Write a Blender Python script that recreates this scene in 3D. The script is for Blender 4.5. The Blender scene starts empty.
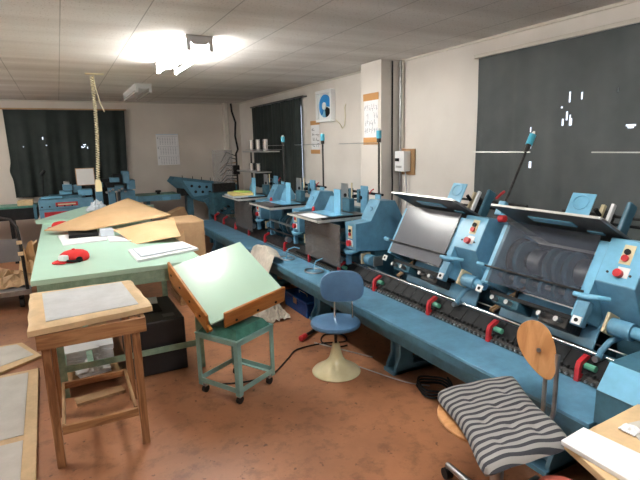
import bpy, bmesh, math, random
from mathutils import Vector, Matrix
random.seed(7)
SC = bpy.context.scene
COL = SC.collection
PI = math.pi
def V(*a): return Vector(a)

# ------------------------------------------------------------------ materials
def mat(name, col, rough=.5, metal=0., var=0., vscale=6., bump=0., bscale=40., col2=None, spec=.5, detail=4, coat=0.):
    m = bpy.data.materials.new(name); m.use_nodes = True
    nt = m.node_tree; b = nt.nodes['Principled BSDF']
    b.inputs['Roughness'].default_value = rough; b.inputs['Metallic'].default_value = metal
    b.inputs['Specular IOR Level'].default_value = spec
    b.inputs['Coat Weight'].default_value = coat
    c = (*col, 1)
    b.inputs['Base Color'].default_value = c
    tc = nt.nodes.new('ShaderNodeTexCoord')
    if var > 0 or col2:
        n = nt.nodes.new('ShaderNodeTexNoise'); n.inputs['Scale'].default_value = vscale; n.inputs['Detail'].default_value = detail
        n.inputs['Roughness'].default_value = .65
        nt.links.new(tc.outputs['Object'], n.inputs['Vector'])
        r = nt.nodes.new('ShaderNodeValToRGB')
        r.color_ramp.elements[0].position = .35; r.color_ramp.elements[1].position = .68
        if col2: a, d = c, (*col2, 1)
        else:
            a = tuple(min(1, x*(1-var)) for x in col)+(1,); d = tuple(min(1, x*(1+var)) for x in col)+(1,)
        r.color_ramp.elements[0].color = a; r.color_ramp.elements[1].color = d
        nt.links.new(n.outputs['Fac'], r.inputs['Fac']); nt.links.new(r.outputs['Color'], b.inputs['Base Color'])
    if bump > 0:
        n2 = nt.nodes.new('ShaderNodeTexNoise'); n2.inputs['Scale'].default_value = bscale; n2.inputs['Detail'].default_value = 3
        nt.links.new(tc.outputs['Object'], n2.inputs['Vector'])
        bp = nt.nodes.new('ShaderNodeBump'); bp.inputs['Strength'].default_value = bump; bp.inputs['Distance'].default_value = .01
        nt.links.new(n2.outputs['Fac'], bp.inputs['Height']); nt.links.new(bp.outputs['Normal'], b.inputs['Normal'])
    return m
def N(m, t, **k):
    n = m.node_tree.nodes.new(t)
    for a, v in k.items(): setattr(n, a, v)
    return n
def math_node(m, op, a, b=None):
    n = N(m, 'ShaderNodeMath', operation=op)
    for i, v in enumerate((a, b)):
        if v is None: continue
        if isinstance(v, (int, float)): n.inputs[i].default_value = v
        else: m.node_tree.links.new(v, n.inputs[i])
    return n.outputs[0]

M = {}
BL = (.118, .29, .43)
M['blue'] = mat('blue_enamel', BL, .38, var=.16, vscale=9, bump=.05, bscale=60)
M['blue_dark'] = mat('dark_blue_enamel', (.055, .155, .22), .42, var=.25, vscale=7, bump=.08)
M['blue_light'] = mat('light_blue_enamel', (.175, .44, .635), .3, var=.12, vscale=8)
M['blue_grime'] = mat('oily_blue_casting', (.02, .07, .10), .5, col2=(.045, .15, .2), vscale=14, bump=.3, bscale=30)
M['black'] = mat('black_metal', (.009, .010, .012), .55, spec=.25, var=.4, vscale=10)
M['dark'] = mat('oily_dark_steel', (.018, .018, .02), .42, metal=.4, col2=(.05, .045, .042), vscale=25, bump=.2)
M['steel'] = mat('worn_steel', (.42, .42, .43), .32, metal=.9, var=.2, vscale=15)
M['chrome'] = mat('bright_chrome', (.8, .8, .82), .12, metal=1.)
M['tray'] = mat('dark_tray_sheet', (.10, .10, .10), .35, metal=.6, var=.3, vscale=5)
M['tray_edge'] = mat('pale_aluminium_edge', (.62, .61, .58), .35, metal=.4)
M['alu'] = mat('aluminium_sheet', (.5, .5, .5), .3, metal=.8, var=.1)
M['red'] = mat('red_paint', (.50, .022, .03), .4, var=.15, vscale=20)
M['green_pad'] = mat('green_rubber_pad', (.10, .36, .24), .5)
M['cream'] = mat('cream_plate', (.62, .53, .34), .5)
M['cream_paint'] = mat('cream_enamel', (.72, .64, .38), .3, col2=(.80, .73, .49), vscale=9, coat=.3)
M['white'] = mat('white_plastic', (.78, .79, .8), .4)
M['paper'] = mat('white_paper', (.82, .82, .84), .7, var=.03)
M['paper_blue'] = mat('bluish_paper', (.62, .68, .76), .7, var=.06)
M['kraft'] = mat('kraft_paper', (.58, .38, .20), .65, col2=(.68, .46, .26), vscale=3, bump=.25, bscale=9)
M['kraft_brown'] = mat('brown_wrapping_paper', (.42, .26, .14), .7, col2=(.55, .36, .2), vscale=5, bump=.5, bscale=12)
M['green_top'] = mat('pale_green_laminate', (.47, .70, .58), .3, var=.04, vscale=2.5)
M['green_board'] = mat('glossy_mint_laminate', (.52, .76, .62), .22, var=.02, vscale=2, coat=.4)
M['green_paint'] = mat('chipped_green_paint', (.20, .33, .25), .5, col2=(.36, .52, .40), vscale=12)
M['green_dark'] = mat('dark_green_enamel', (.06, .21, .16), .4, var=.3, vscale=14)
M['teal'] = mat('grey_green_angle_iron', (.27, .47, .44), .4, var=.12, vscale=10)
M['redfelt'] = mat('red_cap_fabric', (.62, .02, .02), .85, var=.1, bump=.2, bscale=200)
M['rubber'] = mat('black_rubber', (.015, .015, .015), .6)
M['vinyl_blue'] = mat('blue_vinyl', (.09, .20, .36), .38, var=.12, vscale=8, bump=.05)
M['plastic_blue'] = mat('blue_toolbox_paint', (.01, .07, .28), .25, var=.2)
M['acryl_edge'] = mat('acrylic_edge', (.4, .45, .5), .2)
M['plaster'] = mat('beige_plaster', (.56, .52, .46), .85)
M['sign_brown'] = mat('brown_tape_strip', (.55, .28, .10), .6)
M['plywood'] = mat('plywood_board', (.38, .22, .10), .55, var=.15, vscale=6)
M['ink'] = mat('dark_ink', (.05, .05, .06), .7)
M['ink_faint'] = mat('faded_ink', (.42, .43, .48), .7)
M['cyan'] = mat('cyan_lamp_sleeve', (.08, .45, .62), .35)
M['boxblack'] = mat('charcoal_case', (.018, .019, .023), .45, var=.2, vscale=4)
M['grey'] = mat('grey_panel', (.13, .125, .13), .5, var=.1)
M['cloth'] = mat('beige_work_cloth', (.44, .40, .34), .95, col2=(.62, .57, .5), vscale=12, bump=.4, bscale=80)
M['coral'] = mat('coral_vinyl', (.62, .15, .11), .5)
M['cord'] = mat('cream_cord', (.66, .60, .42), .5)
M['yellow'] = mat('yellow_paper', (.75, .62, .25), .7)
M['lime'] = mat('lime_paper', (.45, .62, .15), .7)
M['tan_board'] = mat('tan_tape_binding', (.62, .44, .25), .6, var=.12, vscale=9)
M['board_grey'] = mat('grey_board_sheet', (.50, .47, .43), .6, col2=(.6, .57, .53), vscale=5)
M['tube_off'] = mat('unlit_tube_glass', (.75, .75, .74), .2)
M['chalk'] = mat('scuffed_grey_white_sheet', (.50, .51, .52), .4, col2=(.64, .65, .67), vscale=7)

def wood(name, c1, c2, scale=3., axis='X', rough=.45):
    m = mat(name, c1, rough)
    b = m.node_tree.nodes['Principled BSDF']; tc = N(m, 'ShaderNodeTexCoord'); mp = N(m, 'ShaderNodeMapping')
    s = {'X': (1.5, 14, 14), 'Y': (14, 1.5, 14), 'Z': (14, 14, 1.5)}[axis]
    mp.inputs['Scale'].default_value = s
    n = N(m, 'ShaderNodeTexNoise'); n.inputs['Scale'].default_value = scale; n.inputs['Detail'].default_value = 5; n.inputs['Distortion'].default_value = 1.2
    r = N(m, 'ShaderNodeValToRGB'); r.color_ramp.elements[0].position = .38; r.color_ramp.elements[1].position = .62
    r.color_ramp.elements[0].color = (*c1, 1); r.color_ramp.elements[1].color = (*c2, 1)
    L = m.node_tree.links.new
    L(tc.outputs['Object'], mp.inputs['Vector']); L(mp.outputs[0], n.inputs['Vector']); L(n.outputs['Fac'], r.inputs['Fac']); L(r.outputs['Color'], b.inputs['Base Color'])
    return m
M['wood_leg'] = wood('brown_pine_upright', (.20, .085, .032), (.38, .19, .085), 2.5, 'Z')
M['wood_rail'] = wood('brown_pine_rail', (.25, .115, .045), (.42, .22, .10), 2.5, 'X')
M['wood_rail_y'] = wood('pale_pine_rail', (.30, .17, .08), (.45, .28, .14), 2.5, 'Y')
M['wood_lip'] = wood('varnished_orange_wood', (.40, .145, .03), (.52, .21, .05), 1.6, 'X', .3)
M['wood_lip_y'] = wood('varnished_orange_wood_side', (.40, .145, .03), (.52, .21, .05), 1.6, 'Y', .3)
M['chair_ply'] = wood('beech_plywood', (.42, .19, .07), (.55, .28, .12), 1.2, 'Z', .4)

def acrylic(name, col, alpha, rough=.12):
    m = bpy.data.materials.new(name); m.use_nodes = True; nt = m.node_tree
    b = nt.nodes['Principled BSDF']; b.inputs['Base Color'].default_value = (*col, 1); b.inputs['Roughness'].default_value = rough
    b.inputs['Alpha'].default_value = alpha
    return m
M['acryl'] = acrylic('smoky_acrylic', (.10, .115, .15), .36, .12)
M['acryl_grey'] = acrylic('hazy_grey_acrylic', (.20, .21, .24), .74, .2)
M['acryl_clear'] = acrylic('dusty_clear_acrylic', (.42, .42, .44), .38, .2)
M['acryl_dark'] = acrylic('dark_smoky_acrylic', (.13, .12, .12), .72, .25)
M['glass'] = acrylic('window_glass', (.9, .93, .95), .12, .05)

# floor: worn terracotta paint with stains
m = M['floor'] = mat('worn_terracotta_floor_paint', (.4, .17, .08), .42)
b = m.node_tree.nodes['Principled BSDF']; L = m.node_tree.links.new; tc = N(m, 'ShaderNodeTexCoord')
n1 = N(m, 'ShaderNodeTexNoise'); n1.inputs['Scale'].default_value = 1.3; n1.inputs['Detail'].default_value = 7; n1.inputs['Roughness'].default_value = .62
n2 = N(m, 'ShaderNodeTexNoise'); n2.inputs['Scale'].default_value = 9; n2.inputs['Detail'].default_value = 6; n2.inputs['Roughness'].default_value = .7
n3 = N(m, 'ShaderNodeTexNoise'); n3.inputs['Scale'].default_value = 26; n3.inputs['Detail'].default_value = 3
for n in (n1, n2, n3): L(tc.outputs['Object'], n.inputs['Vector'])
r1 = N(m, 'ShaderNodeValToRGB'); r1.color_ramp.elements[0].position = .32; r1.color_ramp.elements[1].position = .66
r1.color_ramp.elements[0].color = (.235, .100, .050, 1); r1.color_ramp.elements[1].color = (.415, .183, .090, 1)
L(n1.outputs['Fac'], r1.inputs['Fac'])
r2 = N(m, 'ShaderNodeValToRGB'); r2.color_ramp.elements[0].position = .33; r2.color_ramp.elements[1].position = .50
r2.color_ramp.elements[0].color = (.33, .30, .28, 1); r2.color_ramp.elements[1].color = (1, 1, 1, 1)
L(n2.outputs['Fac'], r2.inputs['Fac'])
r3 = N(m, 'ShaderNodeValToRGB'); r3.color_ramp.elements[0].position = .27; r3.color_ramp.elements[1].position = .33
r3.color_ramp.elements[0].color = (.25, .22, .2, 1); r3.color_ramp.elements[1].color = (1, 1, 1, 1)
L(n3.outputs['Fac'], r3.inputs['Fac'])
def mul(m, a, b_, f=1.):
    x = N(m, 'ShaderNodeMix', data_type='RGBA', blend_type='MULTIPLY'); x.inputs[0].default_value = f
    m.node_tree.links.new(a, x.inputs[6]); m.node_tree.links.new(b_, x.inputs[7]); return x.outputs[2]
c = mul(m, mul(m, r1.outputs[0], r2.outputs[0], .55), r3.outputs[0], .8)
L(c, b.inputs['Base Color'])
rr = N(m, 'ShaderNodeMapRange'); rr.inputs[3].default_value = .3; rr.inputs[4].default_value = .55
L(n2.outputs['Fac'], rr.inputs[0]); L(rr.outputs[0], b.inputs['Roughness'])

# walls: beige render with soot streaks; ceiling: speckled board with seams and dusty bands
def wallmat(name, c1, c2):
    m = mat(name, c1, .85); b = m.node_tree.nodes['Principled BSDF']; L = m.node_tree.links.new
    tc = N(m, 'ShaderNodeTexCoord'); n = N(m, 'ShaderNodeTexNoise'); n.inputs['Scale'].default_value = 1.1; n.inputs['Detail'].default_value = 6
    L(tc.outputs['Object'], n.inputs['Vector'])
    r = N(m, 'ShaderNodeValToRGB'); r.color_ramp.elements[0].position = .3; r.color_ramp.elements[1].position = .65
    r.color_ramp.elements[0].color = (*c1, 1); r.color_ramp.elements[1].color = (*c2, 1)
    L(n.outputs['Fac'], r.inputs['Fac']); L(r.outputs[0], b.inputs['Base Color'])
    n2 = N(m, 'ShaderNodeTexNoise'); n2.inputs['Scale'].default_value = 90
    bp = N(m, 'ShaderNodeBump'); bp.inputs['Strength'].default_value = .15; bp.inputs['Distance'].default_value = .004
    L(tc.outputs['Object'], n2.inputs['Vector']); L(n2.outputs['Fac'], bp.inputs['Height']); L(bp.outputs[0], b.inputs['Normal'])
    return m
M['wall'] = wallmat('sooty_beige_render', (.62, .575, .53), (.76, .72, .675))
M['wall_back'] = wallmat('sooty_beige_render_back', (.60, .545, .49), (.74, .68, .62))
m = M['ceiling'] = mat('speckled_ceiling_board', (.6, .58, .55), .9)
b = m.node_tree.nodes['Principled BSDF']; L = m.node_tree.links.new; tc = N(m, 'ShaderNodeTexCoord')
sx = N(m, 'ShaderNodeSeparateXYZ'); L(tc.outputs['Object'], sx.inputs[0])
mp = N(m, 'ShaderNodeMapping'); mp.inputs['Scale'].default_value = (.35, 2.6, 1); L(tc.outputs['Object'], mp.inputs[0])
nb = N(m, 'ShaderNodeTexNoise'); nb.inputs['Scale'].default_value = 1; nb.inputs['Detail'].default_value = 4; L(mp.outputs[0], nb.inputs['Vector'])
rb = N(m, 'ShaderNodeValToRGB'); rb.color_ramp.elements[0].position = .36; rb.color_ramp.elements[1].position = .6
rb.color_ramp.elements[0].color = (.60, .565, .54, 1); rb.color_ramp.elements[1].color = (.76, .735, .715, 1); L(nb.outputs['Fac'], rb.inputs['Fac'])
vo = N(m, 'ShaderNodeTexNoise'); vo.inputs['Scale'].default_value = 75; vo.inputs['Detail'].default_value = 1; L(tc.outputs['Object'], vo.inputs['Vector'])
rv = N(m, 'ShaderNodeValToRGB'); rv.color_ramp.elements[0].position = .30; rv.color_ramp.elements[1].position = .37
rv.color_ramp.elements[0].color = (.55, .5, .46, 1); rv.color_ramp.elements[1].color = (1, 1, 1, 1); L(vo.outputs['Fac'], rv.inputs['Fac'])
def seam(axis, off, pitch, w=.0035):
    a = math_node(m, 'ADD', sx.outputs[axis], off); a = math_node(m, 'DIVIDE', a, pitch); a = math_node(m, 'FRACT', a)
    a = math_node(m, 'SUBTRACT', a, .5); a = math_node(m, 'ABSOLUTE', a); return math_node(m, 'LESS_THAN', a, w/pitch)
s1 = seam(0, 10*.455-.35+.2275, .455); s2 = seam(1, 20*.91-.3, 1.82, .002)
smax = math_node(m, 'MULTIPLY', math_node(m, 'MAXIMUM', s1, math_node(m, 'MULTIPLY', s2, .3)), .42)
inv = math_node(m, 'SUBTRACT', 1., smax)
cb = N(m, 'ShaderNodeCombineColor')
for i in range(3): L(inv, cb.inputs[i])
L(mul(m, mul(m, rb.outputs[0], rv.outputs[0], .7), cb.outputs[0]), b.inputs['Base Color'])

# curtains: blue-black cloth, darker to one side
M['curtain'] = mat('blackout_curtain_cloth', (.050, .060, .062), .75, col2=(.085, .095, .098), vscale=1.2)
M['curtain_green'] = mat('dark_green_curtain_cloth', (.010, .017, .016), .8, col2=(.024, .034, .032), vscale=1.5)

# striped ticking
m = M['ticking'] = mat('striped_ticking', (.5, .5, .5), .9)
b = m.node_tree.nodes['Principled BSDF']; L = m.node_tree.links.new; tc = N(m, 'ShaderNodeTexCoord'); sx2 = N(m, 'ShaderNodeSeparateXYZ')
L(tc.outputs['Object'], sx2.inputs[0])
a = math_node(m, 'FRACT', math_node(m, 'DIVIDE', math_node(m, 'ADD', sx2.outputs[1], 5.), .0338))
st = math_node(m, 'LESS_THAN', a, .47)
r = N(m, 'ShaderNodeMix', data_type='RGBA'); r.inputs[6].default_value = (.27, .26, .25, 1); r.inputs[7].default_value = (.035, .036, .045, 1)
L(st, r.inputs[0]); L(r.outputs[2], b.inputs['Base Color'])

def emis(name, col, s):
    m = bpy.data.materials.new(name); m.use_nodes = True; b = m.node_tree.nodes['Principled BSDF']
    b.inputs['Base Color'].default_value = (*col, 1); b.inputs['Emission Color'].default_value = (*col, 1); b.inputs['Emission Strength'].default_value = s
    return m
M['tube_on'] = emis('lit_fluorescent_tube', (1., .985, .93), 46.)

# ------------------------------------------------------------------ mesh builder
ORG = {}
class MB:
    def __init__(s, X=None): s.v = []; s.f = []; s.X = X
    def add(s, vs, fs, X=None):
        o = len(s.v)
        for p in vs:
            p = Vector(p)
            if X is not None: p = X @ p
            if s.X is not None: p = s.X @ p
            s.v.append(p)
        s.f += [tuple(o+i for i in f) for f in fs]; return s
    def box(s, x0, x1, y0, y1, z0, z1, X=None):
        vs = [(x, y, z) for z in (z0, z1) for x, y in ((x0, y0), (x1, y0), (x1, y1), (x0, y1))]
        return s.add(vs, [(3, 2, 1, 0), (4, 5, 6, 7), (0, 1, 5, 4), (1, 2, 6, 5), (2, 3, 7, 6), (3, 0, 4, 7)], X)
    def prism(s, poly, ax, a0, a1):   # poly in the two other axes, in order
        n = len(poly)
        def mk(p, a): return {'x': (a, p[0], p[1]), 'y': (p[0], a, p[1]), 'z': (p[0], p[1], a)}[ax]
        vs = [mk(p, a0) for p in poly]+[mk(p, a1) for p in poly]
        return s.add(vs, [tuple(range(n)), tuple(range(2*n-1, n-1, -1))]+[(i, i+n, (i+1) % n+n, (i+1) % n) for i in range(n)])
    def cyl(s, p0, p1, r, r2=None, n=20, caps=True):
        p0 = Vector(p0); p1 = Vector(p1); r2 = r if r2 is None else r2
        d = (p1-p0).normalized(); a = d.orthogonal().normalized(); b = d.cross(a)
        vs = []
        for p, q in ((p0, r), (p1, r2)):
            for i in range(n):
                t = 2*PI*i/n; vs.append(p+(a*math.cos(t)+b*math.sin(t))*q)
        fs = [(i, (i+1) % n, (i+1) % n+n, i+n) for i in range(n)]
        if caps: fs += [tuple(range(n-1, -1, -1)), tuple(range(n, 2*n))]
        return s.add(vs, fs)
    def tube(s, pts, r, n=8, closed=False):
        pts = [Vector(p) for p in pts]; rings = []; a = None; k = len(pts)
        for i, p in enumerate(pts):
            if closed: d = pts[(i+1) % k]-pts[i-1]
            else: d = pts[min(i+1, k-1)]-pts[max(i-1, 0)]
            d.normalize()
            if a is None: a = d.orthogonal().normalized()
            else:
                a = a-d*a.dot(d)
                a = a.normalized() if a.length > 1e-5 else d.orthogonal().normalized()
            b = d.cross(a); rr = r[i] if isinstance(r, (list, tuple)) else r
            rings.append([p+(a*math.cos(2*PI*j/n)+b*math.sin(2*PI*j/n))*rr for j in range(n)])
        vs = [q for g in rings for q in g]; fs = []
        for i in range(k if closed else k-1):
            for j in range(n): fs.append((i*n+j, i*n+(j+1) % n, ((i+1) % k)*n+(j+1) % n, ((i+1) % k)*n+j))
        if not closed: fs += [tuple(range(n-1, -1, -1)), tuple(range((k-1)*n, k*n))]
        return s.add(vs, fs)
    def lathe(s, prof, c=(0, 0, 0), n=32, X=None):   # prof [(r,z)] bottom to top, around z
        vs = []; fs = []; k = len(prof)
        for r, z in prof:
            for j in range(n): t = 2*PI*j/n; vs.append((c[0]+r*math.cos(t), c[1]+r*math.sin(t), c[2]+z))
        for i in range(k-1):
            for j in range(n): fs.append((i*n+j, i*n+(j+1) % n, (i+1)*n+(j+1) % n, (i+1)*n+j))
        fs += [tuple(range(n-1, -1, -1)), tuple(range((k-1)*n, k*n))]
        return s.add(vs, fs, X)
    def slab(s, q, t, up=None):   # quad (4 points) thickened by t along -normal
        q = [Vector(p) for p in q]; nrm = up if up else (q[1]-q[0]).cross(q[3]-q[0]).normalized()
        if nrm.z < -1e-6: nrm = -nrm
        lo = [p-nrm*t for p in q]
        return s.add(q+lo, [(0, 1, 2, 3), (7, 6, 5, 4)]+[(i, i+4, (i+1) % 4+4, (i+1) % 4) for i in range(4)])
    def grid(s, fn, nu, nv, t=0.):   # fn(u,v)->point, thickened downwards by t
        vs = [Vector(fn(i/nu, j/nv)) for j in range(nv+1) for i in range(nu+1)]
        W = nu+1; fs = [(j*W+i, j*W+i+1, (j+1)*W+i+1, (j+1)*W+i) for j in range(nv) for i in range(nu)]
        if t:
            o = len(vs); vs += [p-Vector((0, 0, t)) for p in vs]; top = list(fs)
            fs += [tuple(o+k for k in reversed(f)) for f in top]
            ed = [j*W for j in range(nv+1)]; ring = [i for i in range(W)]+[j*W+nu for j in range(1, nv+1)]+[nv*W+i for i in range(nu-1, -1, -1)]+[j*W for j in range(nv-1, 0, -1)]
            for a, b in zip(ring, ring[1:]+ring[:1]): fs.append((a, a+o, b+o, b))
        return s.add(vs, fs)
    def build(s, name, material, parent=None, bevel=0., smooth=False, sub=0, solid=0.):
        if parent is not None: org = ORG.get(parent.name, Vector((0, 0, 0)))
        else:
            xs = [p.x for p in s.v]; ys = [p.y for p in s.v]; zs = [p.z for p in s.v]
            org = Vector(((min(xs)+max(xs))/2, (min(ys)+max(ys))/2, min(zs)))
        me = bpy.data.meshes.new(name); me.from_pydata([tuple(p-org) for p in s.v], [], s.f)
        bm = bmesh.new(); bm.from_mesh(me); bmesh.ops.recalc_face_normals(bm, faces=bm.faces); bm.to_mesh(me); bm.free()
        me.materials.append(material if not isinstance(material, str) else M[material])
        o = bpy.data.objects.new(name, me); COL.objects.link(o); ORG[o.name] = org
        if parent is not None: o.parent = parent
        else: o.location = org
        if smooth:
            for p in me.polygons: p.use_smooth = True
            try: me.set_sharp_from_angle(angle=math.radians(38))
            except Exception: pass
        if solid: md = o.modifiers.new('thick', 'SOLIDIFY'); md.thickness = solid
        if bevel: md = o.modifiers.new('bevel', 'BEVEL'); md.width = bevel; md.segments = 2; md.limit_method = 'ANGLE'
        if sub: md = o.modifiers.new('sub', 'SUBSURF'); md.levels = sub; md.render_levels = sub
        return o
def tag(o, label, cat, group=None):
    o['label'] = label; o['category'] = cat
    if group: o['group'] = group
    return o
def thing(name, label, cat, loc, group=None, local=False, rotz=0.):
    o = bpy.data.objects.new(name, None); COL.objects.link(o); o.location = loc; o.rotation_euler = (0, 0, rotz); o.empty_display_size = .1
    ORG[o.name] = Vector((0, 0, 0)) if local else Vector(loc)
    return tag(o, label, cat, group)
def struct(name, mb, material, **k):
    o = mb.build(name, material, **k)
    if not k.get('parent'): o['kind'] = 'structure'
    return o
def kids(o): return [c for c in bpy.data.objects if c.parent == o]
def copy_tree(o, parent=None):
    c = o.copy(); COL.objects.link(c)
    if parent: c.parent = parent
    for ch in kids(o): copy_tree(ch, c)
    return c
def lerp(a, b, t): return a+(b-a)*t
def quadpt(q, u, v):
    a, b, c, d = [Vector(p) for p in q]
    return (a*(1-u)+b*u)*(1-v)+(d*(1-u)+c*u)*v

# ------------------------------------------------------------------ room
XW, YB, ZC = 3.1, 9.2, 2.45; XL, YF = -3.6, -2.0; T = .14
struct('floor', MB().box(XL, XW, YF, YB, -.1, 0), 'floor')
struct('ceiling', MB().box(XL, XW, YF, YB, ZC, ZC+.1), 'ceiling')
struct('wall_left', MB().box(XL-T, XL, YF, YB, 0, ZC), 'wall')
struct('wall_front', MB().box(XL, XW, YF-T, YF, 0, ZC), 'wall')
R1 = (-.9, 2.9, 1.0, 2.2); R2 = (6.40, 8.15, 1.0, 2.26)
mb = MB().box(XW, XW+T, YF, YB, 0, 1.0).box(XW, XW+T, YF, YB, 2.26, ZC)
mb.box(XW, XW+T, YF, R1[0], 1., 2.26).box(XW, XW+T, R1[1], R2[0], 1., 2.26).box(XW, XW+T, R2[1], YB, 1., 2.26)
struct('wall_right', mb, 'wall')
B1 = (-.55, .95, 1.0, 2.2)
mb = MB().box(XL, XW, YB, YB+T, 0, 1.0).box(XL, XW, YB, YB+T, 2.2, ZC).box(XL, B1[0], YB, YB+T, 1., 2.2).box(B1[1], XW, YB, YB+T, 1., 2.2)
struct('wall_back', mb, 'wall_back')
struct('trim_1', MB().box(2.862, XW, 4.10, 4.465, 0, ZC), 'wall')           # pilaster on the right wall
struct('trim_2', MB().box(2.80, XW, 9.06, YB, 0, ZC), 'wall_back')
struct('trim_3', MB().box(XW-.014, XW, YF, 4.10, ZC-.02, ZC).box(XW-.014, XW, 4.465, YB, ZC-.02, ZC), 'plaster')
struct('trim_4', MB().box(XL, 2.8, YB-.014, YB, ZC-.02, ZC), 'plaster')
def window(name, axis, w, a0, a1, z0, z1, n):
    f = MB(); p = MB()
    def bx(mb, u0, u1, v0, v1, d0, d1):
        if axis == 'x': mb.box(w+d0, w+d1, u0, u1, v0, v1)
        else: mb.box(u0, u1, w+d0, w+d1, v0, v1)
    for u0, u1, v0, v1 in ((a0, a1, z0, z0+.05), (a0, a1, z1-.05, z1), (a0, a0+.05, z0+.05, z1-.05), (a1-.05, a1, z0+.05, z1-.05)): bx(f, u0, u1, v0, v1, .04, .1)
    for i in range(1, n): u = lerp(a0, a1, i/n); bx(f, u-.03, u+.03, z0+.05, z1-.05, .045, .095)
    r = f.build(name, 'alu'); r['kind'] = 'structure'
    bx(p, a0+.05, a1-.05, z0+.05, z1-.05, .068, .072)
    g = MB(); g.v = p.v; g.f = p.f; ORG[r.name] = Vector(r.location); g.build('window_pane', 'glass', r)
window('window_1', 'x', XW, R1[0], R1[1], R1[2], 2.26, 4)
window('window_2', 'x', XW, R2[0], R2[1], R2[2], R2[3], 2)
window('window_3', 'y', YB, B1[0], B1[1], B1[2], B1[3], 2)

# curtains: real cloth with worn holes where daylight shows
def curtain(fn, W, Hh, z0, holes, cell, label, material, name='curtain'):
    nu = int(W/cell); nv = int(Hh/cell); keep = []
    Wd = nu+1; vs = [fn(W*i/nu, Hh*j/nv) for j in range(nv+1) for i in range(Wd)]
    for j in range(nv):
        for i in range(nu):
            u = W*(i+.5)/nu; v = Hh*(j+.5)/nv
            if any(((u-a)+(v-b)*sl)**2/ru**2+(v-b)**2/rv**2 < 1 for a, b, ru, rv, sl in holes): continue
            keep.append((j*Wd+i, j*Wd+i+1, (j+1)*Wd+i+1, (j+1)*Wd+i))
    mb = MB(); mb.add(vs, keep)
    o = mb.build(name, material, smooth=True, solid=.002)
    return tag(o, label, 'curtain')
def cr(u, v):   # right curtain; u runs towards the camera from y=3.015
    d = .016*math.sin(u*9)+.010*math.sin(u*23+1)+.006*math.sin(u*41)
    return (XW-.055+d*(1-.5*v/1.33), 3.015-u+.004*math.sin(v*5), .95+v)
holes = []
for py, pz, ry, rz in ((2.205, 1.93, .010, .055), (2.215, 1.80, .008, .045), (2.19, 1.77, .016, .05), (2.235, 1.75, .006, .05), (2.11, 1.92, .008, .035), (2.48, 1.72, .007, .03),
                       (2.47, 1.60, .006, .018), (2.485, 1.655, .005, .01), (2.46, 1.47, .020, .030), (2.25, 1.86, .005, .006),
                       (1.865, 1.93, .008, .018), (1.76, 1.79, .006, .008), (1.765, 1.72, .042, .016), (2.14, 1.675, .005, .012)):
    holes.append((3.015-py, pz-.95, ry*.7, rz*.75, 0.1))
curtain(cr, 3.95, 1.345, .95, holes, .0115, 'wide faded blackout curtain with bright holes across the near window on the right', 'curtain')
def c2(u, v):
    d = .018*math.sin(u*17)+.009*math.sin(u*37+1)
    return (XW-.06+d, 8.25-u, .95+v)
curtain(c2, 1.93, 1.345, .95, [], .03, 'narrower black curtain on the right wall behind the far feeder stations', 'curtain_green')
def c3(u, v):
    s = 1-v/1.37
    d = .030*math.sin(u*19+.4)*(.35+.65*s)+.014*math.sin(u*43)*s
    x = -.69+u*(1-.03*s)+(.02*s if u < .1 else 0)
    if u < .08: x += -.03*math.exp(-((v-.42)/.1)**2)
    return (x, YB-.075+d, .93+v)
h3 = [(1.10+.045*random.uniform(-1, 1), .79+.03*random.uniform(-1, 1), random.uniform(.006, .011), random.uniform(.008, .014), 0) for i in range(7)]
h3 += [(.50, .93, .007, .03, .2), (.54, .81, .009, .012, 0), (.22, .80, .006, .006, 0), (.69, .94, .006, .008, 0)]
curtain(c3, 1.76, 1.37, .93, h3, .014, 'dark green curtain over the window of the far wall', 'curtain_green')
tag(MB().box(XW-.075, XW-.001, -.95, 3.05, 2.297, 2.325).build('curtain_rail', 'plaster', bevel=.004), 'grimy wooden curtain rail above the wide curtain on the right', 'curtain rail')
tag(MB().box(XW-.075, XW-.001, 6.2, 8.28, 2.297, 2.318).build('curtain_rail', 'tray', bevel=.003), 'dark curtain rail above the narrower curtain on the right wall', 'curtain rail')
tag(MB().box(-.72, 1.10, YB-.085, YB-.001, 2.302, 2.322).build('curtain_rail', 'kraft_brown', bevel=.003), 'brown curtain rail on the far wall', 'curtain rail')

# ------------------------------------------------------------------ ceiling lamps
def lamp(label, x, y0, y1, on):
    t = thing('fluorescent_lamp', label, 'lamp', (x, (y0+y1)/2, ZC-.001))
    z = ZC-.001
    MB().prism([(x-.1, z), (x+.1, z), (x+.1, z-.022), (x+.045, z-.062), (x-.045, z-.062), (x-.1, z-.022)], 'y', y0, y1).build('housing', 'white', t, bevel=.003)
    for sx_ in (-1, 1):
        for yy in (y0+.012, y1-.012): MB().box(x+sx_*.082-.014, x+sx_*.082+.014, yy-.012, yy+.012, z-.105, z-.03).build('tube_holder', 'white', t)
        MB().cyl((x+sx_*.082, y0+.026, z-.086), (x+sx_*.082, y1-.026, z-.086), .016, n=14).build('tube', 'tube_on' if on else 'tube_off', t, smooth=True)
    return t
lamp('lit twin-tube fluorescent lamp on the ceiling, the brightest thing in the room', 1.00, 3.72, 4.97, True)
lamp('unlit white twin-tube fluorescent lamp near the far wall', 1.03, 6.60, 7.85, False)
lamp('lit twin-tube fluorescent lamp directly above the photographer', 1.03, .3, 1.55, True)
lamp('lit twin-tube fluorescent lamp over the left side of the room', -1.7, 3.2, 4.45, True)
lamp('added twin-tube fill lamp, out of view at the far left, brightening the far end of the room', -1.7, 6.6, 7.85, True)  # extra fixture added out of frame to lift the dark far end

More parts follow.
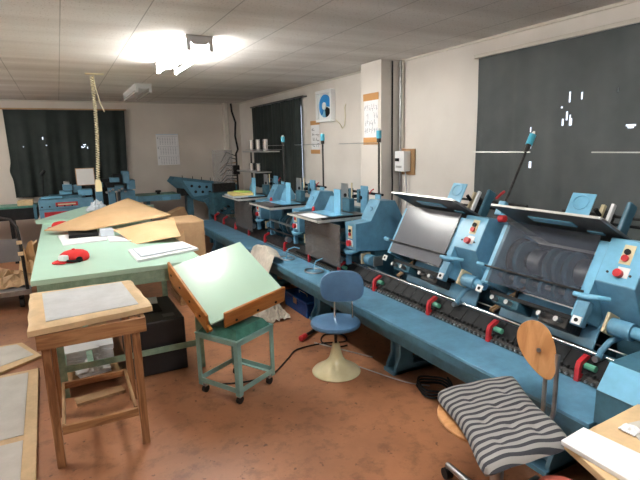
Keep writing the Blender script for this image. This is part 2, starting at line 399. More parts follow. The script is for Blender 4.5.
# hanging coiled cord with pull switch
t = thing('hanging_power_cord', 'cream coiled power cord hanging from the ceiling over the green table', 'cord', (.385, 5.9, ZC))
MB().box(.34, .52, 5.87, 5.93, ZC-.012, ZC-.001).build('ceiling_plate', 'cream', t)
pts = []
for i in range(520):
    s_ = i/519; a_ = s_*2*PI*42; z = lerp(2.42, 1.34, s_); x = lerp(.40, .352, s_)+.02*math.sin(s_*3)
    pts.append((x+.016*math.cos(a_), 5.9+.016*math.sin(a_), z))
MB().tube(pts, .006, 6).build('coiled_cable', 'cord', t, smooth=True)
pts = [(.43+.05*math.sin(PI*min(1, k/14))*(1 if k < 15 else 1), 5.9, 2.43-.36*math.sin(PI*k/28)) for k in range(29)]
pts = [(.42+.035*(1-math.cos(2*PI*k/28)), 5.9+.01*math.sin(k), 2.43-.37*math.sin(PI*k/28)) for k in range(29)]
MB().tube(pts, .006, 6).build('slack_loop', 'cord', t, smooth=True)
MB().prism([(.328, 1.335), (.372, 1.335), (.385, 1.29), (.385, 1.20), (.318, 1.20), (.318, 1.29)], 'y', 5.88, 5.92).build('socket', 'cream_paint', t, bevel=.006)

# ------------------------------------------------------------------ wall things
t = thing('ventilation_fan', 'square white ventilation fan with blue blades high on the right wall', 'fan', (XW, 5.6, 1.93))
mb = MB().box(3.03, XW, 5.42, 5.83, 1.935, 1.975).box(3.03, XW, 5.42, 5.83, 2.285, 2.325).box(3.03, XW, 5.42, 5.45, 1.975, 2.285).box(3.03, XW, 5.78, 5.83, 1.975, 2.285)
mb.build('frame', 'white', t, bevel=.006)
MB().box(3.06, XW-.001, 5.45, 5.78, 1.975, 2.285).build('back_panel', 'white', t)
cy, cz = 5.605, 2.13
def sector(a0, a1, r, x0, x1):
    n = 16; pts = [(cy, cz)]+[(cy+r*math.cos(lerp(a0, a1, k/n)), cz+r*.95*math.sin(lerp(a0, a1, k/n))) for k in range(n+1)]
    return MB().prism(pts, 'x', x0, x1)
sector(-.9, 3.3, .148, 3.045, 3.058).build('blade', mat('fan_blue', (.02, .26, .66), .4), t)
sector(3.5, 4.5, .148, 3.045, 3.058).build('blade', 'black', t)
sector(4.6, 5.2, .148, 3.045, 3.058).build('blade', 'blue_light', t)
MB().cyl((3.05, cy, cz), (3.032, cy, cz), .045).build('hub', 'white', t, smooth=True)
MB().tube([(3.07, 5.37, 1.95), (3.085, 5.30, 1.90), (3.085, 5.24, 1.84), (3.088, 5.19, 1.87), (3.088, 5.17, 1.98), (3.088, 5.18, 2.08), (3.088, 5.15, 2.12)], .005, 6).build('pull_cord', 'cord', t)

def sign(name, label, x, y0, y1, z0, z1, rows, cols, ink='ink', band=.045, tilt=0.):
    t = thing(name, label, 'sign', (x, (y0+y1)/2, z0))
    MB().box(x-.004, x-.001, y0, y1, z0, z1).build('paper', 'paper', t)
    for za, zb in ((z1-band*.3, z1+band*.7), (z0-band*.7, z0+band*.3)): MB().box(x-.008, x-.004, y0-.012, y1+.012, za, zb).build('tape_strip', 'sign_brown', t)
    mb = MB(); w = (y1-y0)/cols; h = (z1-z0-band*1.6)/rows
    for r_ in range(rows):
        for c_ in range(cols):
            if random.random() < .12: continue
            yc = y0+w*(c_+.5); zc = z0+band*.8+h*(r_+.5)
            for k in range(4):
                dy = random.uniform(-.3, .3)*w; dz = random.uniform(-.3, .3)*h
                if k % 2: mb.box(x-.0052, x-.0041, yc+dy-.003, yc+dy+.003, zc+dz-h*.22, zc+dz+h*.22)
                else: mb.box(x-.0052, x-.0041, yc+dy-w*.2, yc+dy+w*.2, zc+dz-.003, zc+dz+.003)
    mb.build('handwriting', ink, t)
    return t
sign('paper_sign', 'tall white paper notice with brown strips on the protruding pillar', 2.862, 4.15, 4.40, 1.69, 2.10, 4, 6, 'ink_faint', .07)
sign('paper_sign', 'small handwritten paper notice below the ventilation fan', XW, 5.86, 6.10, 1.57, 1.93, 4, 2, 'ink', .055)
sign('paper_sign', 'faint paper notice low on the wall beside the pillar and pipes', XW, 3.70, 3.86, 1.56, 1.70, 1, 3, 'ink_faint', .05) if False else None

t = thing('wall_calendar', 'white three-month calendar hanging on the far wall', 'calendar', (1.75, YB, 1.36))
MB().box(1.565, 1.955, YB-.012, YB-.001, 1.355, 1.905).build('paper', 'paper', t)
mb = MB()
for blk in range(3):
    zt = 1.86-blk*.175
    mb.box(1.585, 1.935, YB-.0135, YB-.012, zt-.004, zt)
    mb.box(1.585, 1.60, YB-.0135, YB-.012, zt-.04, zt-.012)
    for r_ in range(5):
        for c_ in range(7): mb.box(1.625+c_*.043, 1.641+c_*.043, YB-.0135, YB-.012, zt-.035-r_*.026, zt-.023-r_*.026)
mb.build('date_grid', 'ink_faint', t)
MB().box(1.565, 1.955, YB-.014, YB-.0121, 1.885, 1.905).build('header_bar', 'paper_blue', t)

t = thing('breaker_box', 'grey-white breaker box on a plywood plate to the right of the pillar', 'breaker box', (XW, 3.95, 1.33))
MB().box(XW-.02, XW-.001, 3.85, 4.05, 1.335, 1.59).build('mounting_board', 'plywood', t, bevel=.003)
MB().box(XW-.105, XW-.02, 3.905, 4.055, 1.37, 1.57).build('case', 'white', t, bevel=.006)
MB().box(XW-.118, XW-.105, 3.98, 4.03, 1.47, 1.50).build('switch_lever', 'black', t)
MB().box(XW-.1065, XW-.105, 3.94, 4.03, 1.405, 1.425).build('label_plate', 'steel', t)
def pipe(name, label, mat_, pts, r, cat='pipe'):
    t = MB().tube(pts, r, 10).build(name, mat_, smooth=True); return tag(t, label, cat)
pipe('wall_conduit', 'grey conduit pipe running floor to ceiling right behind the pillar', 'steel', [(XW-.022, 4.075, .05), (XW-.022, 4.075, ZC-.001)], .012)
pipe('wall_conduit', 'cream pipe running up the wall left of the breaker box', 'plaster', [(XW-.018, 4.04, 1.60), (XW-.018, 4.04, ZC-.001)], .011)
pipe('wall_cable', 'black cable dropping down the pillar side, looped near the breaker box', 'black', [(2.99, 4.09, ZC-.01), (2.99, 4.09, 1.7), (2.99, 4.09, 1.4), (2.985, 4.075, 1.25), (2.99, 4.088, 1.05), (2.99, 4.088, .7)], .008, 'cable')
pipe('wall_cable', 'thin cable hanging below the breaker box', 'ink_faint', [(XW-.05, 3.95, 1.37), (XW-.03, 3.95, 1.2), (XW-.03, 3.93, .8)], .006, 'cable')
pipe('wall_cable', 'dark cable hanging down the far corner of the room', 'black', [(2.93, 9.045, ZC-.01), (2.94, 9.04, 2.3), (3.0, 9.04, 2.1), (2.98, 9.04, 1.85), (3.02, 9.04, 1.6), (2.95, 8.98, 1.5)], .018, 'cable')
pipe('wall_conduit', 'thin pale pipe on the corner column of the far wall', 'plaster', [(2.86, 9.045, .1), (2.86, 9.045, ZC-.001)], .012)

# ------------------------------------------------------------------ gathering machine: bed
YE, YN = 7.75, 1.10
t = thing('conveyor_bed', 'long light-blue gathering conveyor bed running along the right wall', 'machine', (2.1, YN, 0))
MB().box(1.80, 2.10, YN, YE, .482, .50).build('deck_plate', 'blue', t, bevel=.003)
MB().box(1.80, 1.818, YN, YE, .435, .482).box(1.818, 1.95, YN, YE, .435, .447).build('front_lip', 'blue_dark', t)
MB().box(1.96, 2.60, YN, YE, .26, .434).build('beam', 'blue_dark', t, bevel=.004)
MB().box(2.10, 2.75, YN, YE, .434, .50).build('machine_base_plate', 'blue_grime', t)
for k, y in enumerate([1.5, 2.76, 4.0, 5.3, 6.6, 7.5]):
    mb = MB().prism([(1.98, 0), (2.5, 0), (2.5, .03), (2.14, .06), (2.12, .26), (2.02, .26), (2.02, .13), (1.98, .05)], 'y', y-.012, y+.012)
    mb.prism([(1.98, 0), (2.5, 0), (2.5, .03), (2.14, .06), (2.12, .26), (2.02, .26), (2.02, .13), (1.98, .05)], 'y', y-.11, y-.086)
    mb.box(1.96, 2.52, y-.11, y+.012, 0, .028); mb.box(2.04, 2.10, y-.1, y, .03, .26)
    mb.build('foot', 'blue', t, bevel=.002)
# saddle: inclined dark plates, pins, chain links and the bright rail
MB().prism([(2.105, .501), (2.26, .501), (2.26, .58), (2.205, .605), (2.12, .53)], 'y', YN+.02, YE-.1).build('saddle', 'dark', t)
mb = MB(); y = YN+.05
while y < 4.6:
    mb.box(2.108, 2.150, y, y+.010, .535, .549); y += .034
mb.build('pusher_chain', 'rubber', t)['kind'] = 'stuff'
mb = MB(); y = YN+.05
while y < 5.4:
    mb.cyl((2.098, y, .512), (2.118, y, .512), .007, n=8); y += .034
mb.build('chain_pin', 'steel', t)['kind'] = 'stuff'
mb = MB(); y = YN+.06
while y < 4.4:
    a = math.atan2(.075, .085); mb.add([(2.122, y, .534), (2.122, y+.098, .534), (2.200, y+.098, .605), (2.200, y, .605), (2.118, y, .538), (2.118, y+.098, .538), (2.196, y+.098, .609), (2.196, y, .609)],
           [(0, 1, 2, 3), (7, 6, 5, 4), (0, 4, 5, 1), (1, 5, 6, 2), (2, 6, 7, 3), (3, 7, 4, 0)]); y += .102
mb.build('saddle_plates', 'black', t)
MB().cyl((2.205, YN+.03, .621), (2.205, 3.75, .621), .013, n=12).build('guide_rail', 'chrome', t, smooth=True)
for y in (1.36, 1.92, 2.45, 3.10, 3.66, 4.25, 4.86, 5.45, 6.02, 6.58, 7.14, 7.6):
    mb = MB()
    mb.prism([(2.085, .501), (2.135, .501), (2.135, .53), (2.108, .54), (2.113, .580), (2.160, .600), (2.172, .615), (2.152, .624), (2.098, .598), (2.088, .57)], 'y', y-.012, y+.012)
    g = mb.build('red_guide_bracket', 'red', t, bevel=.002)
    if y < 4: MB().cyl((2.135, y-.065, .575), (2.135, y-.013, .575), .016, n=10).build('roller', 'green_pad', g)
# curved feeding troughs behind the rail and thin wires over them
for ya, yb in ((1.385, 1.98), (2.17, 2.88)):
    prof = [(2.23, .56), (2.245, .63), (2.275, .70), (2.32, .76), (2.38, .80), (2.5, .825)]
    mb = MB()
    mb.prism(prof+[(p[0]+.006, p[1]-.008) for p in reversed(prof)], 'y', ya, yb)
    g = mb.build('curved_trough', 'blue', t, smooth=True)
    MB().cyl((2.33, ya-.12, .765), (2.33, yb+.2, .765), .006, n=8).build('wire_rod', 'steel', g)
    MB().cyl((2.29, ya-.33, .63), (2.29, ya+.02, .63), .005, n=8).build('wire_rod', 'steel', g)
# frame behind
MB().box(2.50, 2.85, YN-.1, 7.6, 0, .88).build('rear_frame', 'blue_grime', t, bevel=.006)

# two wire sheet holders standing on the deck
for y, lab in ((4.52, 'farther small wire stop with coiled foot on the blue deck'), (3.90, 'nearer small wire stop with coiled foot on the blue deck')):
    tt = thing('wire_stop', lab, 'wire stop', (1.99, y, .5))
    MB().tube([(2.10, y-.05, .60), (2.05, y-.03, .62), (1.99, y-.01, .60), (1.97, y, .56), (1.97, y, .508)], .006, 8).build('bent_rod', 'blue_light', tt, smooth=True)
    MB().tube([(1.97+.085*math.cos(a_*.35)*(1-.12*(a_//18)), y+.13*math.sin(a_*.35)*.8*(1-.12*(a_//18)), .507) for a_ in range(34)], .0045, 6).build('coil_foot', 'steel', tt, smooth=True)

# ------------------------------------------------------------------ flat-table feeder stations
def drum(name, x, y0, y1, z, r, mat_, parent, n=28, rings=0):
    o = MB().cyl((x, y0, z), (x, y1, z), r, n=n).build(name, mat_, parent, smooth=True, bevel=.004)
    return o
def flat_station(y, label, cover=True):
    t = thing('feeder_station', label, 'machine', (2.3, y, .501), 'feeder stations with flat tables')
    hp = [(2.10, .775), (2.10, 1.0), (2.25, 1.012), (2.345, 1.178), (2.50, 1.168), (2.575, 1.03), (2.52, .74), (2.30, .75)]
    h = MB().prism(hp, 'y', y, y+.165).build('drive_housing', 'blue', t, bevel=.004)
    MB().box(2.096, 2.1, y+.055, y+.115, .87, .975).build('label_plate', 'cream', h)
    MB().cyl((2.097, y+.085, .935), (2.088, y+.085, .935), .014, n=14).build('black_button', 'black', h)
    MB().cyl((2.097, y+.085, .905), (2.086, y+.085, .905), .015, n=14).build('red_button', 'red', h)
    MB().box(2.094, 2.1, y+.05, y+.12, .80, .855).build('stop_plate', 'white', h)
    MB().cyl((2.1, y+.085, .83), (2.07, y+.085, .83), .026, n=18).build('emergency_stop', 'red', h, smooth=True)
    MB().tube([(2.282+.006, y+.06, 1.09), (2.292, y+.04, 1.105), (2.302, y+.06, 1.12), (2.302, y+.09, 1.12)], .003, 5).build('maker_mark', 'blue_dark', h)
    # frame columns and motor gear below
    MB().box(2.30, 2.50, y+.02, y+.14, .501, .76).build('column', 'blue_dark', t, bevel=.004)
    MB().box(2.30, 2.50, y+.86, y+.92, .501, .95).build('column', 'blue_dark', t, bevel=.004)
    MB().box(2.12, 2.16, y+.17, y+.20, .62, .99).build('front_post', 'blue', t)
    MB().box(2.12, 2.16, y+.82, y+.86, .62, .97).build('front_post', 'blue', t)
    drum('gear_motor', 2.20, y-.10, y-.02, .70, .045, 'blue', t); drum('gear_motor', 2.24, y+.03, y+.11, .69, .042, 'blue', t)
    MB().box(2.155, 2.245, y+.0, y+.012, .655, .745).build('motor_flange', 'cream', t); MB().box(2.195, 2.285, y-.125, y-.112, .655, .735).build('motor_flange', 'alu', t)
    MB().tube([(2.12, y+.21, .745), (2.11, y+.16, .735), (2.12, y+.11, .74), (2.16, y+.05, .765)], [.016, .02, .02, .012], 10).build('handle_elbow', 'blue_light', t, smooth=True)
    MB().tube([(2.25, y-.03, .66), (2.22, y+.07, .61), (2.21, y+.14, .55)], .014, 8).build('lever_arm', 'blue_dark', t, smooth=True)
    MB().tube([(2.25, y-.03, .66), (2.23, y-.14, .61), (2.22, y-.22, .56)], .014, 8).build('lever_arm', 'blue_dark', t, smooth=True)
    # suction drum behind the cover
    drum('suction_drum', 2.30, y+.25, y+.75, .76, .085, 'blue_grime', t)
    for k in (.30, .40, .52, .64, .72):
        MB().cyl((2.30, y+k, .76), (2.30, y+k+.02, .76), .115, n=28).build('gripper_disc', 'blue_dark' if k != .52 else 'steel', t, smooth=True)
    MB().cyl((2.10, y+.18, .70), (2.10, y+.86, .70), .010, n=10).build('cross_rod', 'dark', t)
    MB().cyl((2.12, y+.18, .80), (2.12, y+.86, .80), .012, n=10).build('cross_rod', 'steel', t)
    # table
    tb = MB().box(1.93, 2.52, y+.355, y+.985, .982, .998).build('table_plate', 'tray', t, bevel=.002)
    MB().box(1.923, 1.929, y+.355, y+.985, .982, 1.0).build('edge_strip', 'tray_edge', tb)
    MB().box(1.931, 2.45, y+.346, y+.354, .976, 1.0).build('edge_strip', 'tray_edge', tb)
    MB().box(1.945, 2.22, y+.52, y+.97, .999, 1.0015).build('steel_top', 'steel', tb)
    MB().box(1.99, 2.40, y+.37, y+.395, .999, 1.012).build('side_guide', 'black', tb)
    # L bracket stop
    br = MB().box(2.10, 2.32, y+.40, y+.80, 1.013, 1.022).build('stop_bracket', 'blue_light', t, bevel=.002)
    MB().box(2.195, 2.205, y+.41, y+.53, 1.022, 1.25).build('upright_plate', 'blue_light', br, bevel=.002)
    MB().prism([(y+.53, 1.022), (y+.80, 1.022), (y+.66, 1.175), (y+.60, 1.175)], 'x', 2.235, 2.243).build('gusset', 'blue', br)
    MB().cyl((2.15, y+.86, 1.0), (2.15, y+.86, 1.055), .02, .012, n=14).build('red_knob', 'red', br)
    # rear posts, rails and levers
    MB().box(2.545, 2.56, y+.87, y+1.0, .89, 1.26).build('guide_plate', 'alu', t, bevel=.008)
    MB().cyl((2.55, y+.79, .89), (2.55, y+.79, 1.27), .008, n=8).build('gauge_rod', 'cream', t)
    MB().box(2.54, 2.56, y+.50, y+.62, .89, 1.255).build('guide_plate', 'blue', t, bevel=.008)
    MB().box(2.54, 2.56, y+.29, y+.37, .89, 1.19).build('guide_plate', 'blue_light', t, bevel=.006)
    MB().cyl((2.58, y+.30, 1.185), (2.58, y+1.04, 1.185), .012, n=10).build('cross_rail', 'black', t)
    MB().cyl((2.58, y+.30, 1.10), (2.58, y+1.04, 1.10), .009, n=10).build('cross_rail', 'dark', t)
    for k in (.56, .68, .84): MB().box(2.565, 2.60, y+k, y+k+.04, 1.08, 1.21).build('rail_clamp', 'blue_dark', t)
    MB().tube([(2.55, y+.47, 1.19), (2.545, y+.43, 1.22), (2.54, y+.39, 1.235)], .006, 6).build('red_lever', 'red', t)
    MB().box(2.60, 2.68, y+.45, y+1.0, .88, 1.02).build('side_gearbox', 'blue_dark', t, bevel=.006)
    MB().box(2.44, 2.50, y+.66, y+.80, 1.0, 1.13).build('suction_block', 'blue_dark', t, bevel=.006)
    for k in (.60, .74, .90): MB().cyl((2.53, y+k, 1.14), (2.60, y+k, 1.14), .018, n=12).build('rail_knob', 'black', t, smooth=True)
    MB().tube([(2.50, y+.30, .95), (2.42, y+.24, .86), (2.44, y+.35, .72), (2.40, y+.5, .62)], .011, 8).build('air_hose', 'dark', t, smooth=True)
    MB().cyl((2.09, y+.24, .655), (2.09, y+.30, .655), .03, n=18).build('hand_wheel', 'steel', t, smooth=True)
    # signal pole with cyan lamp and feeler rod
    pp = MB().cyl((2.60, y+.39, .88), (2.60, y+.39, 1.66), .0095, n=10).build('signal_pole', 'dark', t, smooth=True)
    MB().cyl((2.60, y+.39, 1.66), (2.60, y+.39, 1.695), .02, n=14).build('lamp_collar', 'dark', pp)
    MB().cyl((2.60, y+.39, 1.695), (2.60, y+.39, 1.765), .024, n=16).build('signal_lamp', 'cyan', pp, smooth=True)
    MB().cyl((2.60, y+.39, 1.765), (2.60, y+.39, 1.785), .018, .009, n=14).build('lamp_tip', 'white', pp)
    MB().cyl((2.60, y+.36, 1.655), (2.60, y+1.12, 1.655), .0035, n=6).build('feeler_rod', 'steel', pp)
    if cover: MB().box(2.045, 2.049, y+.17, y+.85, .60, .972).build('smoky_cover', 'acryl_dark', t)
    return t
flat_station(3.37, 'nearest upright feeder station with flat table, white sheet on it and large blue housing')
flat_station(4.46, 'middle flat-table feeder station, black drum wheels exposed below its table', cover=False)
flat_station(5.55, 'farthest flat-table feeder station, under the pile of magazines')
tag(MB().slab([(1.96, 3.84, 1.006), (2.10, 3.84, 1.006), (2.10, 4.18, 1.006), (1.96, 4.18, 1.006)], .004).build('paper_sheet', 'paper'), 'white sheets lying on the table of the nearest flat feeder station', 'paper')
for k, (mt, dz, a, lb) in enumerate((('paper_blue', 0, -.05, 'bluish bottom magazine of the small pile on the far feeder table'), ('yellow', .022, -.12, 'yellow magazine in the middle of the pile on the far feeder table'), ('lime', .053, .3, 'green and white leaflet on top of the magazine pile'))):
    X = Matrix.Translation((2.10, 6.24, 1.0035+dz)) @ Matrix.Rotation(a, 4, 'Z'); w = (.17, .155, .055)[k]
    tag(MB(X).box(-w, w, -.24+.05*k, .24-.07*k, 0, .019 if k != 1 else .030).build('magazine', mt, bevel=.002), lb, 'magazine', 'magazines on the far feeder table')

# ------------------------------------------------------------------ tilted feeder stations
TL = math.radians(28)
def tilt_station(y, label):
    t = thing('tilted_feeder_station', label, 'machine', (2.3, y, .501), 'tilted feeder stations')
    X = Matrix(((math.cos(TL), 0, math.sin(TL), 2.15), (0, 1, 0, y), (-math.sin(TL), 0, math.cos(TL), .86), (0, 0, 0, 1)))
    def m(): return MB(X)      # local: x depth into machine, y along line, z up the sloped face
    # control box on the near side
    cb_ = m().prism([(0, .135), (0, .36), (.12, .40), (.34, .40), (.40, .30), (.36, -.04), (.20, -.02)], 'y', -.09, .10).build('control_box', 'blue', t, bevel=.004)
    m().box(-.0015, 0, -.086, .096, .14, .355).build('front_panel', 'blue_light', cb_)
    m().box(-.004, -.0015, -.03, .022, .24, .335).build('label_plate', 'cream', cb_)
    m().cyl((-.004, -.002, .30), (-.014, -.002, .30), .014, n=16).build('black_button', 'black', cb_)
    m().cyl((-.004, -.002, .268), (-.016, -.002, .268), .016, n=16).build('red_button', 'red', cb_)
    m().box(-.0035, -.0015, -.04, .015, .175, .225).build('stop_plate', 'white', cb_)
    m().cyl((-.003, .0, .19), (-.026, .0, .19), .020, n=20).build('emergency_stop', 'red', cb_, smooth=True)
    for yy in (-.05, .055): m().cyl((-.0015, yy, .19), (-.006, yy, .19), .006, n=10).build('bolt', 'dark', cb_)
    # side plates and the smoky cover
    m().box(.01, .30, .105, .155, -.06, .34).build('side_plate', 'blue_light', t, bevel=.003)
    m().box(.01, .30, .70, .75, -.03, .34).build('side_plate', 'blue_light', t, bevel=.003)
    m().box(-.004, .0, .15, .71, -.02, .36).build('smoky_cover', 'acryl' if y < 2 else 'acryl_grey', t)
    m().cyl((-.018, .12, .065), (-.018, .77, .065), .006, n=10).build('cover_bar', 'dark', t)
    m().cyl((-.018, .74, .065), (-.018, .80, .065), .014, n=12).build('bar_knob', 'blue_light', t, smooth=True)
    m().tube([(-.018, .16, .045), (-.018, .10, .045), (-.005, .05, .055), (.04, .02, .07)], [.012, .014, .014, .011], 12).build('pipe_elbow', 'blue_light', t, smooth=True)
    for yy in (.73, .11):
        m().prism([(yy-.025, -.055), (yy+.02, -.055), (yy+.02, -.095), (yy-.025, -.095)], 'x', -.006, -.001).build('hook_plate', 'white', t)
        m().cyl((-.0062, yy-.002, -.075), (-.009, yy-.002, -.075), .010, n=12).build('hook_hole', 'black', t)
    m().box(0.0, .04, .08, .14, -.10, .03).build('hinge_block', 'blue', t, bevel=.004)
    # drums seen through the cover
    m().cyl((.15, .16, .19), (.15, .70, .19), .05, n=24).build('drum_shaft', 'dark', t, smooth=True)
    for y0, y1, r, mt in ((.17, .27, .075, 'steel'), (.29, .32, .10, 'blue_dark'), (.36, .385, .095, 'blue_dark'), (.41, .44, .10, 'blue_grime'), (.48, .56, .075, 'steel'), (.60, .63, .11, 'blue_dark'), (.65, .67, .12, 'black')):
        m().cyl((.15, y0, .19), (.15, y1, .19), r, n=32).build('drum_disc', mt, t, smooth=True, bevel=.003)
    for k, yy in enumerate((.22, .30, .38, .46, .54, .62)):
        m().cyl((.08, yy, .05), (.08, yy+.022, .05), .045, n=24).build('feed_wheel', 'blue_dark' if k % 2 else 'blue', t, smooth=True)
    m().cyl((.08, .16, .05), (.08, .70, .05), .014, n=12).build('feed_shaft', 'steel', t, smooth=True)
    m().box(.28, .34, .15, .72, -.04, .33).build('back_plate', 'black', t)
    m().box(.06, .30, .16, .70, -.075, -.055).build('oil_tray', 'black', t)
    # tray tilted down to the rear
    tr = m().box(-.195, .40, .065, .705, .378, .386).build('feed_tray', 'tray', t, bevel=.001)
    m().box(-.201, -.195, .065, .705, .377, .389).build('edge_strip', 'tray_edge', tr)
    m().box(-.195, .39, .052, .065, .377, .388).build('edge_strip', 'steel', tr)
    m().box(-.10, -.04, .26, .52, .3715, .3775).build('slot_plate', 'blue_light', tr)
    m().box(.0, .03, .15, .23, .3715, .3775).build('slot_plate', 'blue_light', tr)
    # upright plate on the tray, with an embossed ring
    up = m().box(.115, .123, .335, .475, .387, .62).build('stop_plate_upright', 'blue_light', t, bevel=.003)
    pts = [(.113, .405+.045*math.cos(a_*PI/12), .565+.04*math.sin(a_*PI/12)) for a_ in range(24)]
    m().tube(pts, .004, 6, closed=True).build('embossed_ring', 'blue_light', up, smooth=True)
    # rear guides
    m().box(.18, .205, .262, .280, .387, .600).build('guide_card', 'white', t, bevel=.002)
    m().box(.185, .265, .185, .210, .387, .625).build('guide_plate', 'blue_dark', t, bevel=.02)
    m().box(.21, .23, .33, .35, .387, .60).build('guide_post', 'cream', t)
    m().cyl((.26, -.10, .555), (.26, .60, .555), .009, n=10).build('cross_rail', 'dark', t)
    m().cyl((.26, -.10, .51), (.26, .60, .51), .008, n=10).build('cross_rail', 'black', t)
    m().box(.23, .29, .30, .33, .387, .575).build('rail_clamp', 'dark', t)
    m().cyl((.20, .33, .53), (.16, .34, .55), .012, n=12).build('clamp_knob', 'black', t)
    m().tube([(.22, .13, .57), (.21, .10, .60), (.20, .07, .62)], .009, 6).build('red_lever', 'red', t)
    m().cyl((.06, -.11, .385), (.06, -.15, .39), .022, n=16).build('red_knob', 'red', t, smooth=True)
    m().box(.22, .28, .045, .10, .46, .56).build('pole_clamp', 'blue_light', t, bevel=.004)
    pl = m().cyl((.25, .075, .40), (.25, .075, .955), .009, n=10).build('signal_pole', 'dark', t, smooth=True)
    m().cyl((.25, .075, .935), (.25, .075, .99), .017, n=12).build('lamp_collar', 'dark', pl)
    m().cyl((.25, .075, .99), (.25, .075, 1.065), .023, n=16).build('signal_lamp', 'cyan', pl, smooth=True)
    m().cyl((.25, .075, 1.065), (.25, .075, 1.09), .015, .007, n=12).build('lamp_tip', 'white', pl)
    m().cyl((.25, .04, .935), (.25, .56, .935), .004, n=6).build('feeler_rod', 'tray_edge', pl)
    # below: gear motor, cast arm, hoses, stand
    mo = m().cyl((.10, -.10, -.04), (.10, .0, -.04), .042, n=24).build('gear_motor', 'blue', t, smooth=True)
    m().cyl((.10, -.17, -.04), (.10, -.10, -.04), .028, n=20).build('motor_shaft', 'blue_light', mo, smooth=True)
    m().box(.05, .145, .0, .016, -.085, .015).build('motor_flange', 'cream', mo, bevel=.004)
    MB().tube([(2.33, y-.06, .77), (2.27, y-.03, .735), (2.215, y+.0, .70), (2.185, y+.02, .65), (2.18, y+.025, .615)], [.02, .018, .015, .015, .018], 10).build('cast_arm', 'blue', t, smooth=True)
    MB().cyl((2.15, y+.025, .615), (2.20, y+.025, .615), .016, n=12).build('arm_bolt', 'steel', t)
    MB().box(2.38, 2.50, y-.12, y+.06, .501, .80).build('stand', 'blue_dark', t, bevel=.006)
    m().box(.05, .24, .18, .34, -.135, -.076).build('valve_block', 'dark', t, bevel=.008)
    m().box(.05, .24, .48, .66, -.125, -.076).build('valve_block', 'blue_grime', t, bevel=.008)
    for yy in (.21, .31, .52, .62): m().cyl((.04, yy, -.10), (-.005, yy, -.10), .014, n=12).build('adjusting_screw', 'steel', t, smooth=True)
    for k in range(3):
        MB().tube([(2.30+.03*k, y+.60-.03*k, .84), (2.30, y+.62+.03*k, .72), (2.27, y+.74+.02*k, .62), (2.33, y+.82, .56-.01*k)], .009, 8).build('hose', 'kraft_brown' if k else 'dark', t, smooth=True)
    return t
tilt_station(2.245, 'tilted feeder station with hazy grey cover, left of the one showing its drums')
tilt_station(1.29, 'nearest tilted feeder station, steel drums visible through its smoky cover')

# end unit of the line at lower right
t = thing('stitching_unit', 'light-blue box unit with dark top closing the near end of the conveyor', 'machine', (2.2, .7, 0))
MB().prism([(1.80, .52), (1.80, .66), (1.875, .765), (2.55, .765), (2.55, .52)], 'y', .18, 1.085).build('housing', 'blue_dark', t, bevel=.004)
MB().add([(1.7985, 1.08, .663), (1.7985, .19, .663), (1.871, .19, .7645), (1.871, 1.08, .7645), (1.796, 1.08, .665), (1.796, .19, .665), (1.869, .19, .767), (1.869, 1.08, .767)],
         [(0, 1, 2, 3), (7, 6, 5, 4), (0, 4, 5, 1), (1, 5, 6, 2), (2, 6, 7, 3), (3, 7, 4, 0)]).build('sloped_front_panel', 'blue_light', t)
MB().box(1.84, 2.5, .2, 1.07, .08, .52).build('cabinet', 'blue_dark', t, bevel=.005)
MB().box(1.82, 1.84, .22, 1.05, .47, .50).build('black_slot', 'black', t)
MB().prism([(1.70, 0), (2.5, 0), (2.5, .08), (1.86, .08), (1.78, .05), (1.70, .04)], 'y', .95, 1.06).build('foot', 'blue', t, bevel=.003)
MB().prism([(1.70, 0), (2.5, 0), (2.5, .08), (1.86, .08), (1.78, .05), (1.70, .04)], 'y', .3, .4).build('foot', 'blue', t, bevel=.003)

# ------------------------------------------------------------------ far end: transfer unit, spool stand, acrylic guard
t = thing('transfer_unit', 'blue transfer conveyor with a holed side plate in the far corner', 'machine', (2.1, 8.4, 0))
pl = MB().prism([(1.60, 1.10), (1.66, 1.18), (1.86, 1.145), (2.40, 1.06), (2.75, 1.0), (2.75, .80), (2.34, .78), (2.30, .66), (1.92, .80), (1.80, .98), (1.68, 1.0)], 'y', 8.28, 8.30).build('side_plate', 'blue_dark', t, bevel=.004)
MB().prism([(1.78, 1.12), (2.28, 1.04), (2.28, .86), (1.94, .84)], 'y', 8.265, 8.279).build('cover_plate', 'blue', pl, bevel=.004)
for x, z in ((1.92, 1.02), (2.05, 1.0), (2.17, .99), (1.98, .92), (2.10, .91), (2.22, .90)): MB().cyl((x, 8.262, z), (x, 8.2645, z), .024, n=14).build('round_hole', 'black', pl)
MB().prism([(1.60, 1.10), (1.66, 1.18), (2.75, 1.0), (2.75, .80), (1.92, .80)], 'y', 8.68, 8.70).build('side_plate', 'blue_dark', t)
MB().box(1.75, 2.75, 8.30, 8.68, .86, .99).build('belt_deck', 'black', t)
MB().prism([(2.2, .0), (2.45, 0), (2.40, .8), (2.22, .8)], 'y', 8.32, 8.42).build('stand', 'blue_dark', t)
MB().box(1.86, 1.96, 8.4, 8.6, 0, .85).build('stand', 'blue_dark', t)
drum('drive_motor', 2.30, 8.0, 8.22, .52, .10, 'black', t)
MB().prism([(2.10, .78), (2.28, .84), (2.30, .58), (2.22, .52)], 'y', 8.24, 8.262).build('gusset', 'blue_dark', t)
for k, x in enumerate((1.78, 1.95, 2.1, 2.25, 2.4)): MB().cyl((x, 8.29, 1.1-.12*(x-1.78)), (x, 8.29, 1.20-.12*(x-1.78)), .006, n=6).build('peg', 'dark', t)

